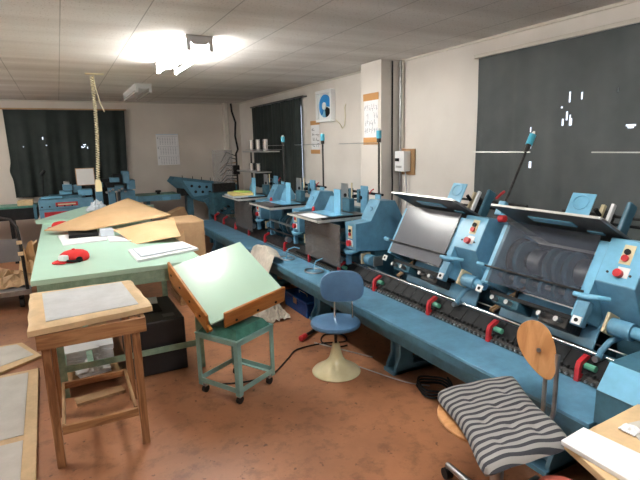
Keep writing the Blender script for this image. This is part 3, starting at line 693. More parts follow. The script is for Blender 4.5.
t = thing('belt_conveyor', 'long low belt conveyor along the far wall with green belt', 'conveyor', (1.2, 8.6, 0))
MB().box(.95, 1.72, 8.42, 8.86, .875, .90).build('belt', 'green_dark', t)
MB().box(.95, 1.75, 8.39, 8.42, .80, .89).build('side_rail', 'blue', t, bevel=.003)
MB().box(.95, 1.75, 8.86, 8.89, .80, .89).build('side_rail', 'blue', t, bevel=.003)
MB().box(1.0, 1.07, 8.375, 8.39, .77, .90).build('rail_bracket', 'blue_light', t); MB().box(1.45, 1.58, 8.375, 8.39, .80, .86).build('rail_bracket', 'blue_light', t)
MB().box(1.2, 1.26, 8.45, 8.83, 0, .80).build('leg', 'blue_dark', t)
MB().cyl((1.41, 8.5, .90), (1.41, 8.5, .935), .025, n=14).cyl((1.41, 8.5, .935), (1.41, 8.5, .965), .05, .045, n=14).build('belt_knob', 'black', t)

t = thing('folding_machine', 'blue folding machine with red name plates in front of the far curtain', 'machine', (.3, 8.4, 0))
MB().box(-.34, .40, 8.25, 8.75, .53, .87).build('body', 'blue', t, bevel=.008)
MB().box(-.12, .18, 8.243, 8.25, .765, .825).build('name_plate', 'red', t)
MB().box(-.09, .15, 8.241, 8.243, .785, .805).build('plate_lettering', 'cream', t)
MB().box(-.28, .22, 8.243, 8.25, .61, .69).build('name_plate', 'red', t)
MB().box(-.345, .40, 8.241, 8.25, .725, .735).build('trim_line', 'blue_dark', t)
MB().box(-.20, .25, 8.3, 8.6, .87, .92).build('top_deck', 'blue_dark', t)
for k, (x0, x1, z0, z1, mt) in enumerate(((-.05, .12, .93, .98, 'blue_light'), (.14, .26, .95, 1.06, 'blue'), (.02, .10, 1.04, 1.12, 'alu'), (.20, .40, .90, .99, 'blue_light'), (.30, .38, .70, .96, 'black'), (.66, .86, .92, 1.02, 'blue'), (.72, .84, 1.05, 1.20, 'black'), (.86, .96, 1.05, 1.24, 'blue'), (.92, 1.04, .95, 1.10, 'blue'))):
    MB().box(x0, x1, 8.3+.02*(k % 3), 8.55, z0, z1).build('gear_cover', mt, t, bevel=.008)
for x in (.44, .62): MB().box(x, x+.10, 8.27, 8.36, .50, 1.0).build('column', 'blue', t, bevel=.004)
MB().box(.40, .74, 8.365, 8.8, .43, 1.0).build('core', 'black', t)
MB().box(.38, .66, 8.30, 8.34, 1.0, 1.14).build('upper_bracket', 'black', t)
for k in range(7): MB().cyl((.60+.045*k, 8.22, .93+.02*(k % 3)), (.60+.045*k, 8.28, .93+.02*(k % 3)), .018, n=10).build('adjusting_knob', 'steel', t)
MB().box(.80, 1.02, 8.30, 8.8, .60, .93).build('rear_body', 'blue', t, bevel=.005)
MB().cyl((-.28, 8.4, .87), (-.24, 8.4, 1.26), .008, n=8).build('lamp_stalk', 'black', t); MB().cyl((-.26, 8.38, 1.24), (-.21, 8.36, 1.30), .03, .022, n=12).build('lamp_head', 'black', t)
for k in kids(t): k.location.z += .07
for x in (-.25, .3, .9): MB().box(x, x+.08, 8.4, 8.6, 0, .60).build('leg', 'blue_dark', t)
for x0, x1, z0, z1, mt in ((-.30, -.02, .955, .985, 'blue_light'), (.0, .13, 1.06, 1.15, 'blue'), (.48, .56, 1.08, 1.16, 'blue_dark'), (.60, .72, 1.07, 1.15, 'black'), (.66, .80, 1.15, 1.22, 'blue')):
    MB().box(x0, x1, 8.26, 8.4, z0, z1).build('gear_cover', mt, t, bevel=.006)
for k in range(5): MB().cyl((-.30+.1*k, 8.246, .84), (-.30+.1*k, 8.236, .84), .012, n=10).build('panel_knob', 'black', t)
t = thing('panel_sign', 'cream notice board in a brown edge on the far folding machine', 'sign', (.32, 8.29, 1.13))
MB().box(.205, .445, 8.27, 8.285, 1.135, 1.375).build('board', 'white', t); MB().box(.195, .455, 8.286, 8.295, 1.125, 1.385).build('backing', 'kraft_brown', t)

t = thing('feed_table', 'long black roller table running out of view at the left of the far wall', 'conveyor', (-1.2, 8.6, 0))
MB().box(-2.4, -.37, 8.40, 8.90, .66, .83).build('table_body', 'black', t, bevel=.005)
MB().box(-2.4, -.37, 8.42, 8.88, .831, .86).build('green_deck', 'green_dark', t)
for x in (-.75, -2.2): MB().box(x, x+.05, 8.45, 8.85, 0, .66).build('leg', 'black', t)
MB().box(-.42, -.38, 8.385, 8.40, .65, .88).build('end_bracket', 'blue_dark', t)
t = tag(MB().box(-.62, -.42, 8.45, 8.75, .861, .93).build('wood_block', 'tan_board', bevel=.004), 'small pale wood block on the black roller table', 'wood block')

def spool_stand():
    t = thing('spool_stand', 'two-tier wire spool stand with chrome bobbins in front of the far window', 'spool stand', (2.72, 7.4, 0))
    MB().cyl((2.72, 7.5, 0), (2.72, 7.5, 1.60), .014, n=10).build('stem', 'dark', t)
    MB().cyl((2.72, 7.5, 0), (2.72, 7.5, .02), .2, n=24).build('base', 'black', t)
    for z, n_, sc, hh, y0 in ((1.56, 5, .042, .17, 6.66), (1.25, 4, .04, .12, 7.0)):
        tr_ = MB().box(2.60, 2.84, y0-.05, y0+.90, z, z+.02).build('shelf', 'alu', t, bevel=.004)
        for k in range(n_):
            yy = y0+.12+k*.15; s_ = MB().cyl((2.70+.05*(k % 2), yy, z+.021), (2.70+.05*(k % 2), yy, z+.021+hh), sc, n=18).build('spool', 'chrome', t, smooth=True, bevel=.006)
    MB().cyl((2.60, 7.4, 1.60), (2.60, 6.0, 1.60), .004, n=6).build('wire', 'steel', t)
    return t
spool_stand()
t = thing('wire_rack', 'tangle of dark arms and levers beside the far corner column', 'rack', (2.72, 8.2, .0))
MB().cyl((2.72, 8.25, 0), (2.72, 8.25, 1.55), .016, n=10).build('stem', 'dark', t)
MB().box(2.6, 2.85, 8.1, 8.4, 0, .03).build('base', 'black', t)
for k in range(9):
    z = 1.05+.055*k; a = random.uniform(-1, 1)
    MB().tube([(2.72, 8.25, z), (2.72-.2*math.cos(a), 8.22, z+.08*math.sin(3*a)), (2.72-.28*math.cos(a)-.04, 8.18, z-.10)], .009, 6).build('arm', 'dark' if k % 3 else 'plywood', t)
MB().box(2.62, 2.74, 8.15, 8.23, 1.18, 1.34).build('tension_box', 'dark', t, bevel=.01)
tag(MB().box(2.22, 2.56, 7.98, 7.986, 1.06, 1.60).build('acrylic_guard', 'acryl_clear'), 'dusty transparent acrylic sheet standing over the far end of the machine', 'guard')
for x in (2.23, 2.54): pass
t = thing('far_frame', 'low dark machine frame under the acrylic sheet at the far end of the line', 'machine', (2.4, 7.95, 0))
MB().box(2.15, 2.75, 7.80, 8.10, .55, .92).build('frame_body', 'blue_grime', t, bevel=.01)
MB().box(2.20, 2.58, 7.95, 8.02, .92, 1.06).build('sheet_clamp', 'dark', t)
MB().box(2.25, 2.32, 7.85, 7.95, 0, .55).box(2.6, 2.67, 7.85, 7.95, 0, .55).build('legs_frame', 'blue_dark', t)
for k in range(8): MB().cyl((2.2+.06*k, 7.79, .60+.03*(k % 4)), (2.2+.06*k, 7.74, .60+.03*(k % 4)), .02, n=10).build('knob', 'black' if k % 2 else 'steel', t)

# ------------------------------------------------------------------ green work table (left)
gz = .85; gx0, gx1, gy0, gy1 = -.245, .855, 3.47, 6.40
t = thing('work_table', 'long pale-green laminate work table in the left half of the room', 'table', (.3, 4.9, 0))
MB().box(gx0, gx1, gy0, gy1, gz-.035, gz).build('table_top', 'green_top', t, bevel=.003)
MB().box(gx0+.03, gx1-.03, gy0+.012, gy0+.035, gz-.125, gz-.036).build('front_rail', 'green_paint', t, bevel=.002)
MB().box(gx0+.03, gx0+.05, gy0+.036, gy1-.03, gz-.125, gz-.036).build('side_rail', 'green_paint', t)
MB().box(gx1-.05, gx1-.03, gy0+.036, gy1-.03, gz-.125, gz-.036).build('side_rail', 'green_paint', t)
for x, y in ((-.155, gy0+.04), (.775, gy0+.04), (-.155, 4.9), (.775, 4.9), (-.155, gy1-.09), (.775, gy1-.09)):
    MB().box(x, x+.045, y, y+.006, 0, gz-.126).box(x, x+.006, y+.006, y+.045, 0, gz-.126).box(x, x+.045, y+.002, y+.03, 0, .02).build('leg', 'green_paint', t)
MB().box(-.155, .80, gy0+.046, gy0+.052, .18, .225).build('stretcher', 'green_paint', t)
MB().box(.02, .06, gy0+.06, 4.9, .185, .21).build('stretcher', 'green_paint', t)
MB().box(-.15, -.11, gy0+.09, 4.9, .18, .21).build('stretcher', 'green_paint', t)
MB().box(-.15, .22, gy0+.08, 4.85, .07, .09).build('lower_shelf', 'plywood', t)
# loose board lying over the far end
A_ = V(-.31, 6.27, .893); d1 = V(.43, .90, 0).normalized(); d2 = V(.90, -.43, 0).normalized()
tag(MB().slab([A_, A_+d1*1.25, A_+d1*1.25+d2*.95, A_+d2*.95], .042).build('laminate_board', 'green_top'), 'loose pale-green board overhanging the far end of the green table', 'board')
# papers below the table
for x, y, a_, b_, h_, z_, rt, mt, lb in (
        (-.035, 4.03, .115, .26, .13, .0905, .05, 'paper', 'tall white paper stack on the lower shelf under the green table'),
        (.137, 3.96, .055, .17, .13, .0905, -.04, 'paper', 'narrow white paper stack on the lower shelf beside the black case'),
        (.03, 3.66, .10, .07, .03, .001, .25, 'paper', 'low pile of white sheets at the front edge of the lower shelf')):
    if z_ < .05: y -= .02; z_ = .0905
    X = Matrix.Translation((x+.02, y, z_)) @ Matrix.Rotation(rt, 4, 'Z'); mb = MB(X)
    for k in range(7): e = random.uniform(-.005, .005); mb.box(-a_+e, a_+e, -b_+e, b_+e, k*h_/7, (k+1)*h_/7-.0015)
    tag(mb.build('paper_stack', mt), lb, 'paper', 'papers under the green table')
def crumple(cx, cy, z, w, d, h, mat_, name, label, cat, seed=1, nu=14, nv=12, t_=.003, group=None):
    random.seed(seed); H_ = [[random.random() for _ in range(nu+1)] for _ in range(nv+1)]
    O_ = [[(random.uniform(-.4, .4)/nu, random.uniform(-.4, .4)/nv) for _ in range(nu+1)] for _ in range(nv+1)]
    def fn(u, v):
        i = round(u*nu); j = round(v*nv); e = math.sin(PI*u)*math.sin(PI*v)
        return (cx+(u-.5+O_[j][i][0])*w, cy+(v-.5+O_[j][i][1])*d, z+t_+h*(.15*H_[j][i]+.85*e*(.35+.65*H_[j][i])))
    o = MB().grid(fn, nu, nv, t_).build(name, mat_); return tag(o, label, cat, group)
crumple(.05, 3.64, .122, .22, .15, .085, 'paper', 'crumpled_paper', 'crumpled white paper on the low shelf under the green table', 'paper', 3)
tag(MB(Matrix.Translation((.07, 3.42, 0)) @ Matrix.Rotation(.15, 4, 'Z')).box(-.15, .15, -.05, .045, .001, .02).build('cardboard_scrap', 'kraft_brown'), 'flat brown cardboard scrap on the floor inside the wooden stand', 'cardboard')

# things on the green table
rx = []
def kraftsheet(q, bul, mat_, label, th=.004, z0=0, seed=2):
    random.seed(seed)
    def fn(u, v):
        p = quadpt(q, u, v); e = math.sin(PI*u)*math.sin(PI*v)
        return (p.x, p.y, p.z+bul*e+.006*math.sin(7*u+3*v)*e)
    o = MB().grid(fn, 18, 18, th).build('kraft_sheets', mat_, smooth=False)
    for p in o.data.polygons: p.use_smooth = True
    return tag(o, label, 'kraft paper')
kraftsheet([(-.205, 5.42, .895), (.150, 4.98, .925), (1.00, 5.36, .95), (.655, 6.02, 1.10)], .05, 'kraft', 'large brown kraft sheets bulging over the far half of the green table', .012)
def k2(u, v):
    q = [(.365, 4.93, .905), (.515, 4.36, .855), (.86, 4.24, .89), (.99, 5.16, .93)]
    p = quadpt(q, v, u); return (p.x, p.y, p.z+.05*math.sin(PI*u)*math.sin(PI*min(1, v*1.1))+.012*math.sin(6*v+2*u))
tag(MB().grid(k2, 16, 16, .004).build('kraft_sheet', 'kraft', smooth=True), 'single curled kraft sheet hanging toward the right edge of the green table', 'kraft paper')
tag(MB().slab([(-.05, 4.64, .862), (.30, 4.69, .862), (.32, 5.25, .862), (-.09, 5.2, .862)], .011).build('paper_sheets', 'paper'), 'white sheets sticking out under the big kraft paper', 'paper')
tag(MB().slab([(.31, 4.86, .864), (.50, 4.84, .862), (.52, 4.50, .862), (.315, 4.58, .862)], .010).build('paper_sheets', 'paper'), 'white sheets between the grey-blue box and the curled kraft sheet', 'paper')
tag(MB().box(.262, .375, 4.84, 4.96, .866, .925).build('small_box', 'paper_blue', bevel=.002), 'small grey-blue box wedged under the kraft paper', 'box')
tag(MB().box(0.0, .25, 4.92, 5.3, .864, .893).build('dark_folder', 'black', bevel=.003), 'dark folder under the front edge of the kraft paper', 'folder')
tag(MB().slab([(.405, 4.06, .868), (.855, 4.17, .868), (.90, 3.80, .868), (.42, 3.62, .868)], .017).build('paper_stack', 'paper'), 'flat stack of white paper at the right front edge of the green table', 'paper')
tag(MB().slab([(.44, 4.03, .878), (.82, 4.12, .878), (.86, 3.84, .878), (.455, 3.70, .878)], .009).build('paper_sheet', 'paper_blue'), 'bluish sheet lying on top of the white stack by the drawing board', 'paper')

def cap(cx, cy, z, s, rot, label, rich=True):
    t = thing('red_cap', label, 'cap', (cx, cy, z), local=True, rotz=rot)
    pr = [(.085, 0), (.092, .012), (.092, .03), (.083, .052), (.062, .068), (.03, .076), (.004, .078)]
    X = Matrix.Scale(s, 4) @ Matrix.Diagonal((1.15, .95, 1.05, 1))
    MB(X).lathe(pr, n=28).build('crown', 'redfelt', t, smooth=True)
    mb = MB(X); n = 12
    top = []; 
    for k in range(n+1):
        a = lerp(PI-.95, PI+.95, k/n); top.append((math.cos(a)*.088, math.sin(a)*.088, .018)); 
    out = []
    for k in range(n+1):
        a = lerp(PI-.85, PI+.85, k/n); out.append((math.cos(a)*.135, math.sin(a)*.10, .006))
    vs = top+out+[(x, y, z_-.005) for x, y, z_ in top+out]; o = 2*(n+1); fs = []
    for k in range(n): fs += [(k, k+1, n+2+k, n+1+k), (o+k, o+n+1+k, o+n+2+k, o+k+1), (n+1+k, n+2+k, o+n+2+k, o+n+1+k), (k, o+k, o+k+1, k+1)]
    fs += [(0, n+1, o+n+1, o), (n, o+n, o+2*n+1, 2*n+1)]
    mb.add(vs, fs).build('brim', 'redfelt', t, smooth=True)
    if rich:
        MB(X).box(-.112, -.075, -.05, .01, .020, .058, Matrix.Rotation(.35, 4, 'Z')).build('white_patch', 'white', t, bevel=.008)
        MB(X).cyl((.0, -.088, .02), (.0, -.098, .02), .020, n=14).build('strap_opening', 'black', t)
        MB(X).tube([(.02, -.095, .012), (-.03, -.096, .014), (-.07, -.075, .02)], .008, 8).build('strap', 'black', t)
        MB(X).lathe([(.012, .076), (.010, .084), (.003, .087)], n=12).build('top_button', 'redfelt', t)
    return t
cap(.02, 3.97, gz+.001, 1.0, .35, 'red baseball cap with white patch on the green table')
cap(-.06, 5.80, .851, .85, -.3, 'red cloth item mostly behind the big kraft sheets', False)
tag(MB().slab([(.02, 6.6, .915), (.12, 6.62, .93), (.2, 6.75, .955), (.1, 6.9, .93)], .03).build('plastic_bag', 'paper_blue'), 'crinkled bluish plastic wrap behind the kraft paper', 'plastic bag') if False else None
crumple(.36, 6.75, .894, .26, .22, .15, 'paper_blue', 'plastic_bag', 'crinkled blue-white plastic bag behind the kraft paper', 'plastic bag', 5)

# kraft wrapped parcel behind the table
t = thing('kraft_parcel', 'tall kraft-wrapped parcel between the green table and the conveyor bed', 'parcel', (1.12, 5.35, 0))
def pf(u, v): return (0, 0, 0)
MB().box(.985, 1.295, 5.12, 5.62, .08, .895).build('wrapping', 'kraft_brown', t, bevel=.02)
MB().box(.98, 1.30, 5.1, 5.64, .0, .08).build('pallet', 'wood_rail_y', t)
MB().prism([(1.0, .70), (1.07, .80), (1.08, .60), (1.03, .55)], 'y', 5.10, 5.12).build('torn_flap', 'kraft', t)
crumple(1.45, 7.3, .001, .5, .4, .10, 'kraft_brown', 'crumpled_paper', 'crumpled brown paper on the floor behind the parcel', 'paper', 11)
X = Matrix.Translation((1.62, 8.02, .50)) @ Matrix.Rotation(-.35, 4, 'Y') @ Matrix.Rotation(.2, 4, 'Z')
t = thing('cardboard_box', 'tilted open cardboard box on a low stand in front of the far conveyor', 'box', (1.66, 8.0, 0))
MB(X).box(-.13, .13, -.12, .12, .0, .18).build('carton_body', 'kraft_brown', t, bevel=.004)
MB(X).box(-.26, -.13, -.12, .12, .165, .17).build('flap', 'kraft', t)
MB().box(1.48, 1.86, 7.9, 8.15, .0, .42).build('stand', 'dark', t)

# ------------------------------------------------------------------ black case under the table
t = thing('black_case', 'large charcoal case standing under the green table beside the drawing-board trolley', 'case', (.5, 3.8, 0))
MB().box(.30, .70, 3.56, 4.18, .001, .41).build('body', 'boxblack', t, bevel=.008)
MB().box(.40, .58, 3.78, 4.08, .4101, .4125).build('top_recess', 'black', t)
MB().box(.56, .645, 3.62, 3.70, .4101, .413).build('label_plate', 'grey', t)
tag(MB().slab([(.42, 4.0, .420), (.58, 3.98, .420), (.60, 4.16, .420), (.44, 4.18, .420)], .004).build('paper_sheet', 'paper'), 'white sheets resting on the charcoal case', 'paper')

# ------------------------------------------------------------------ wooden stand (front left)
wz = .80
t = thing('wooden_stand', 'brown wooden stand with taped light top in the left foreground', 'stand', (.06, 3.06, 0))
q = [(-.252, 3.39), (.335, 3.38), (.372, 2.74), (-.228, 2.65)]
lx0, lx1, ly0, ly1 = -.19, .29, 2.67, 3.32
mb = MB(); top = [(x, y, wz) for x, y in q]
def wt(u, v):
    p = quadpt(top, u, v); e = (1-abs(2*u-1)**6)*(1-abs(2*v-1)**6)
    return (p.x+.003*math.sin(17*v), p.y+.003*math.sin(15*u), wz-.010+.010*min(1, e*6))
MB().grid(wt, 24, 24, .03).build('wrapped_top', 'tan_board', t, smooth=True)
MB().slab([(-.182, 3.317, wz+.003), (.27, 3.325, wz+.003), (.303, 2.785, wz+.003), (-.150, 2.735, wz+.003)], .003).build('worn_sheet', 'chalk', t)
MB().box(lx0-.012, lx1+.03, ly0, ly0+.02, wz-.125, wz-.045).build('apron', 'wood_rail', t, bevel=.003)
MB().box(lx0-.012, lx1+.03, ly1-.02, ly1, wz-.125, wz-.045).build('apron', 'wood_rail', t, bevel=.003)
MB().box(lx0-.012, lx0+.01, ly0+.021, ly1-.021, wz-.125, wz-.045).build('apron', 'wood_rail_y', t, bevel=.003)
MB().box(lx1+.008, lx1+.03, ly0+.021, ly1-.021, wz-.125, wz-.045).build('apron', 'wood_rail_y', t, bevel=.003)
for x, y in ((lx0, ly0+.021), (lx1-.05, ly0+.021), (lx0, ly1-.07), (lx1-.05, ly1-.07)):
    MB().prism([(x+.004, y), (x+.046, y), (x+.046, y+.042), (x+.004, y+.042)], 'z', .001, wz-.045).build('leg', 'wood_leg', t, bevel=.003)
zr = .19
MB().box(lx0+.05, lx1-.05, ly0+.03, ly0+.052, zr-.01, zr+.035).build('stretcher', 'wood_rail', t, bevel=.002)
MB().box(lx0+.05, lx1-.05, ly1-.058, ly1-.036, zr-.01, zr+.03).build('stretcher', 'wood_rail', t, bevel=.002)
MB().box(lx0+.05, lx0+.066, ly0+.06, ly1-.06, zr, zr+.035).build('stretcher', 'wood_rail_y', t, bevel=.002)
MB().box(lx1-.066, lx1-.05, ly0+.06, ly1-.06, zr, zr+.035).build('stretcher', 'wood_rail_y', t, bevel=.002)

# ------------------------------------------------------------------ drawing board on trolley
c_ = V(.93, 3.06, 0); ang = math.atan2(-.87, .5)
t = thing('trolley', 'grey-green angle-iron trolley with dark green base under the drawing board', 'trolley', c_, local=True, rotz=ang)
h = .185
for sx_ in (-1, 1):
    for sy in (-1, 1):
        x, y = sx_*h, sy*h; lg = MB()
        lg.box(min(x, x-sx_*.035), max(x, x-sx_*.035), min(y, y-sy*.004), max(y, y-sy*.004), .065, .43)
        lg.box(min(x, x-sx_*.004), max(x, x-sx_*.004), min(y-sy*.004, y-sy*.035), max(y-sy*.004, y-sy*.035), .065, .43)
        lg.build('leg', 'teal', t)
        g = MB().box(x-sx_*.03-.012, x-sx_*.03+.012, y-sy*.03-.014, y-sy*.03+.014, .045, .066).build('caster', 'steel', t)
        MB().cyl((x-sx_*.03-.011, y-sy*.03, .026), (x-sx_*.03+.011, y-sy*.03, .026), .026, n=18).build('wheel', 'rubber', g, smooth=True)
for z0, z1 in ((.085, .12), (.405, .434)):
    for s_ in (-1, 1):
        y = s_*h; MB().box(-h, h, min(y, y-s_*.005), max(y, y-s_*.005), z0, z1).build('rail', 'teal', t)
        MB().box(min(y, y-s_*.005), max(y, y-s_*.005), -h, h, z0, z1).build('rail', 'teal', t)
        MB().box(-h, h, min(y, y-s_*.03), max(y, y-s_*.03), z0+.001, z0+.005).build('rail_flange', 'teal', t)
MB().box(-h-.004, h+.004, -h-.004, h+.004, .434, .441).build('top_plate', 'teal', t)
vs = [(-.17, -.17, .4415), (.17, -.17, .4415), (.17, .17, .4415), (-.17, .17, .4415), (-.135, -.135, .492), (.135, -.135, .492), (.135, .135, .492), (-.135, .135, .492)]
MB().add(vs, [(3, 2, 1, 0), (4, 5, 6, 7), (0, 1, 5, 4), (1, 2, 6, 5), (2, 3, 7, 6), (3, 0, 4, 7)]).build('sloped_base', 'green_dark', t)
MB().box(-.03, .05, .05, .125, .4925, .496).build('stained_plate', 'steel', t)
MB().cyl((0, 0, .492), (0, 0, .60), .03, n=18).build('pivot_post', 'green_dark', t)
# board
bq = [p+V(-.02, .008, .016) for p in (V(.622, 3.428, .827), V(1.160, 3.498, .934), V(1.285, 2.947, .657), V(.747, 2.877, .551))]
O3 = bq[3]; ex = (bq[2]-bq[3]).normalized(); ey = (bq[0]-bq[3]); ey = (ey-ex*ey.dot(ex)).normalized(); ez = ex.cross(ey)
BX = Matrix(((ex.x, ey.x, ez.x, O3.x), (ex.y, ey.y, ez.y, O3.y), (ex.z, ey.z, ez.z, O3.z), (0, 0, 0, 1)))
BW, BH = .555, .615
t = thing('jogging_board', 'tilted mint-green board with varnished wooden lips, on the trolley', 'drawing board', (O3.x, O3.y, O3.z))
MB(BX).box(0, BW, 0, BH, -.014, 0).build('board_plate', 'green_board', t, bevel=.002)
sd = MB(BX).prism([(-.018, -.11), (-.018, .05), (0, .05), (0, -.11)], 'y', .03, BH*1.0).build('side_lip', 'wood_lip_y', t, bevel=.004)
fr = MB(BX).box(.085, BW-.01, -.018, 0, -.08, .055).build('front_lip', 'wood_lip', t, bevel=.006)
MB(BX).box(-.018, 0, -.018, .045, -.05, -.03).build('corner_block', 'wood_lip', t)
for k in (.12, .27, .42, .56): MB(BX).cyl((-.018, k, -.03), (-.023, k, -.03), .009, n=10).build('bolt_head', 'black', sd)
for k in (.17, .33, .47): MB(BX).cyl((k, -.018, -.045), (k, -.023, -.045), .009, n=10).build('bolt_head', 'black', fr)
MB(BX).box(.12, .42, .1, .5, -.05, -.0145).build('under_frame', 'green_dark', t)
MB().prism([(.86, .482), (1.0, .482), (1.02, .62), (.86, .575)], 'y', 3.06, 3.12).build('tilt_bracket', 'green_dark', t)

# ------------------------------------------------------------------ blue stool
sc_ = V(1.645, 2.93, 0)
t = thing('swivel_stool', 'blue vinyl swivel stool with cream trumpet pedestal in the middle of the floor', 'stool', sc_, local=True, rotz=0)
prof = [(.178, .0), (.180, .006), (.170, .018), (.125, .045), (.080, .075), (.055, .105), (.043, .14), (.034, .18), (.027, .215), (.022, .225)]
MB().lathe([(r_, z_+.001) for r_, z_ in prof], n=44).build('pedestal', 'cream_paint', t, smooth=True)
MB().cyl((0, 0, .225), (0, 0, .345), .011, n=14).build('screw_spindle', 'dark', t, smooth=True)
MB().cyl((0, 0, .31), (0, 0, .352), .03, .06, n=20).build('seat_plate', 'black', t)
X = Matrix.Translation((.0, .0, .37)) @ Matrix.Diagonal((1.0, 1.0, 1, 1))
pr = [(.06, -.018), (.155, -.018), (.178, -.008), (.183, .006), (.178, .020), (.15, .03), (.08, .034), (.004, .035)]
MB().lathe(pr, (0, 0, .37), n=44).build('seat', 'vinyl_blue', t, smooth=True)
# backrest faces the camera-left; rounded pad
bd = V(.883, -.467, 0); bn = V(.467, .883, 0)    # across / away from camera
def pad(wd, hg, th, c, ax, up, nrm, n=5.):
    vs = []; fs = []; K = 44; rings = ((1, -.3), (1, .3), (.96, .62), (.80, .92), (.45, 1.), (.02, 1.0)); 
    full = [(r_, -z_) for r_, z_ in reversed(rings[1:])]+list(rings[1:])
    full = [(.02, -1.), (.45, -1.), (.80, -.92), (.96, -.62), (1, -.25), (1, .25), (.96, .62), (.80, .92), (.45, 1.), (.02, 1.)]
    for r_, z_ in full:
        for k in range(K):
            a = 2*PI*k/K; ca, sa = math.cos(a), math.sin(a)
            x = math.copysign(abs(ca)**(2/2.9), ca)*r_; y = math.copysign(abs(sa)**(2/2.9), sa)*r_
            vs.append(c+ax*(x*wd/2)+up*(y*hg/2)+nrm*(z_*th/2+.03*(x*x)))
    for i in range(len(full)-1):
        for k in range(K): fs.append((i*K+k, i*K+(k+1) % K, (i+1)*K+(k+1) % K, (i+1)*K+k))
    fs += [tuple(range(K-1, -1, -1)), tuple(range((len(full)-1)*K, len(full)*K))]
    return MB().add(vs, fs)
bc = V(.075, .03, .635)
pad(.315, .235, .045, bc, bd, V(0, 0, 1), -bn).build('backrest', 'vinyl_blue', t, smooth=True)
for s_ in (-.055, .075):
    p = bc+bd*s_
    MB().tube([p+V(0, 0, -.06)+bn*.012, p+V(0, 0, -.16)+bn*.012, p+V(0, 0, -.235)-bn*.02, V(p.x*.6, p.y*.6, .345)], .008, 8).build('back_support', 'chrome', t, smooth=True)
t = thing('jack_handle', 'black bar with red rubber grip lying on the floor behind the stool', 'handle', (1.75, 3.6, 0))
MB().cyl((1.72, 3.60, .028), (1.93, 3.74, .02), .015, n=12).build('bar', 'black', t)
MB().cyl((1.655, 3.555, .030), (1.72, 3.60, .028), .026, n=16).build('red_grip', 'red', t, smooth=True, bevel=.004)

# ------------------------------------------------------------------ office chair with striped cushion
sw = V(1.60, 1.40, 0)
t = thing('office_chair', 'swivel chair with plywood back and grey striped cushion in the right foreground', 'chair', sw)
cq = [V(1.475, 1.72, .465), V(1.955, 1.60, .465), V(1.725, 1.085, .465), V(1.205, 1.10, .465)]
cq[0] = V(1.455, 1.68, .465)
KC = .94
def near(p, k=KC): return V(p.x*k, p.y*k, 1.65-(1.65-p.z)*k)
cq = [near(p) for p in cq]
CU = (cq[1]-cq[0]).normalized(); cc = (cq[0]+cq[1]+cq[2]+cq[3])/4
MB().cyl((cc.x+.01, cc.y+.055, .487), (cc.x+.01, cc.y+.055, .506), .222, n=40).build('seat', 'chair_ply', t, smooth=True, bevel=.006)
MB().cyl((cc.x, cc.y, .08), (cc.x, cc.y, .487), .028, n=18).build('gas_column', 'steel', t, smooth=True)
MB().cyl((cc.x, cc.y, .07), (cc.x, cc.y, .14), .045, n=18).build('hub', 'black', t, smooth=True)
for k in range(5):
    a = 1.43+k*2*PI/5; d = V(math.cos(a), math.sin(a), 0); e_ = V(cc.x, cc.y, 0)+d*.35
    lg = MB().tube([V(cc.x, cc.y, .105), V(cc.x, cc.y, .10)+d*.14, e_+V(0, 0, .075)], [.022, .019, .015], 10).build('base_arm', 'steel', t, smooth=True)
    MB().cyl(e_+V(-d.y, d.x, 0)*.018+V(0, 0, .029), e_-V(-d.y, d.x, 0)*.018+V(0, 0, .029), .028, n=18).build('caster', 'rubber', lg, smooth=True)
    MB().cyl(e_+V(0, 0, .029), e_+V(0, 0, .075), .008, n=8).build('caster_stem', 'steel', lg)
# back supports (two tubes) and leaf-shaped back
for o_ in (V(1.742, 1.272, 0), V(1.752, 1.228, 0)):
    top_ = .70 if o_.y > 1.25 else .76
    MB().tube([V(cc.x+.05, cc.y+(o_.y-1.25)*.8, .462), V(o_.x-.08, o_.y, .455), V(o_.x-.02, o_.y, .465), o_+V(0, 0, .50), o_+V(0, 0, .62), o_+V(.012, .010, top_)], .010, 10).build('back_tube', 'steel', t, smooth=True)
E1 = V(1.850, 1.462, .818); E2 = V(1.872, 1.345, .575); E1 = near(E1, .925); E2 = near(E2, .925); La = (E1-E2); Ln = La.length; Lu = La.normalized()
vw = V(1.85, 1.38, -.97).normalized(); Ls = Lu.cross(vw).normalized(); Lnrm = Ls.cross(Lu).normalized()
mid = (E1+E2)/2; outl = []
for k in range(40):
    a = 2*PI*k/40; c0 = math.cos(a); s0 = math.sin(a)
    w = .068*(1+.30*c0); outl.append((c0*Ln/2*1.03, s0*w))
vs = []
for zz in (-.006, .006):
    for lx, ly in outl: vs.append(mid+Lu*lx+Ls*ly+Lnrm*(zz+.25*ly*ly*4))
vs2 = vs+[]
mb = MB().add(vs, [tuple(range(39, -1, -1)), tuple(range(40, 80))]+[(k, (k+1) % 40, 40+(k+1) % 40, 40+k) for k in range(40)])
bk = mb.build('backrest', 'chair_ply', t, bevel=.002)
pp_ = mid+Lu*.0
MB().cyl(pp_-Lnrm*.012, pp_+Lnrm*.012, .009, n=12).build('back_screw', 'steel', bk)
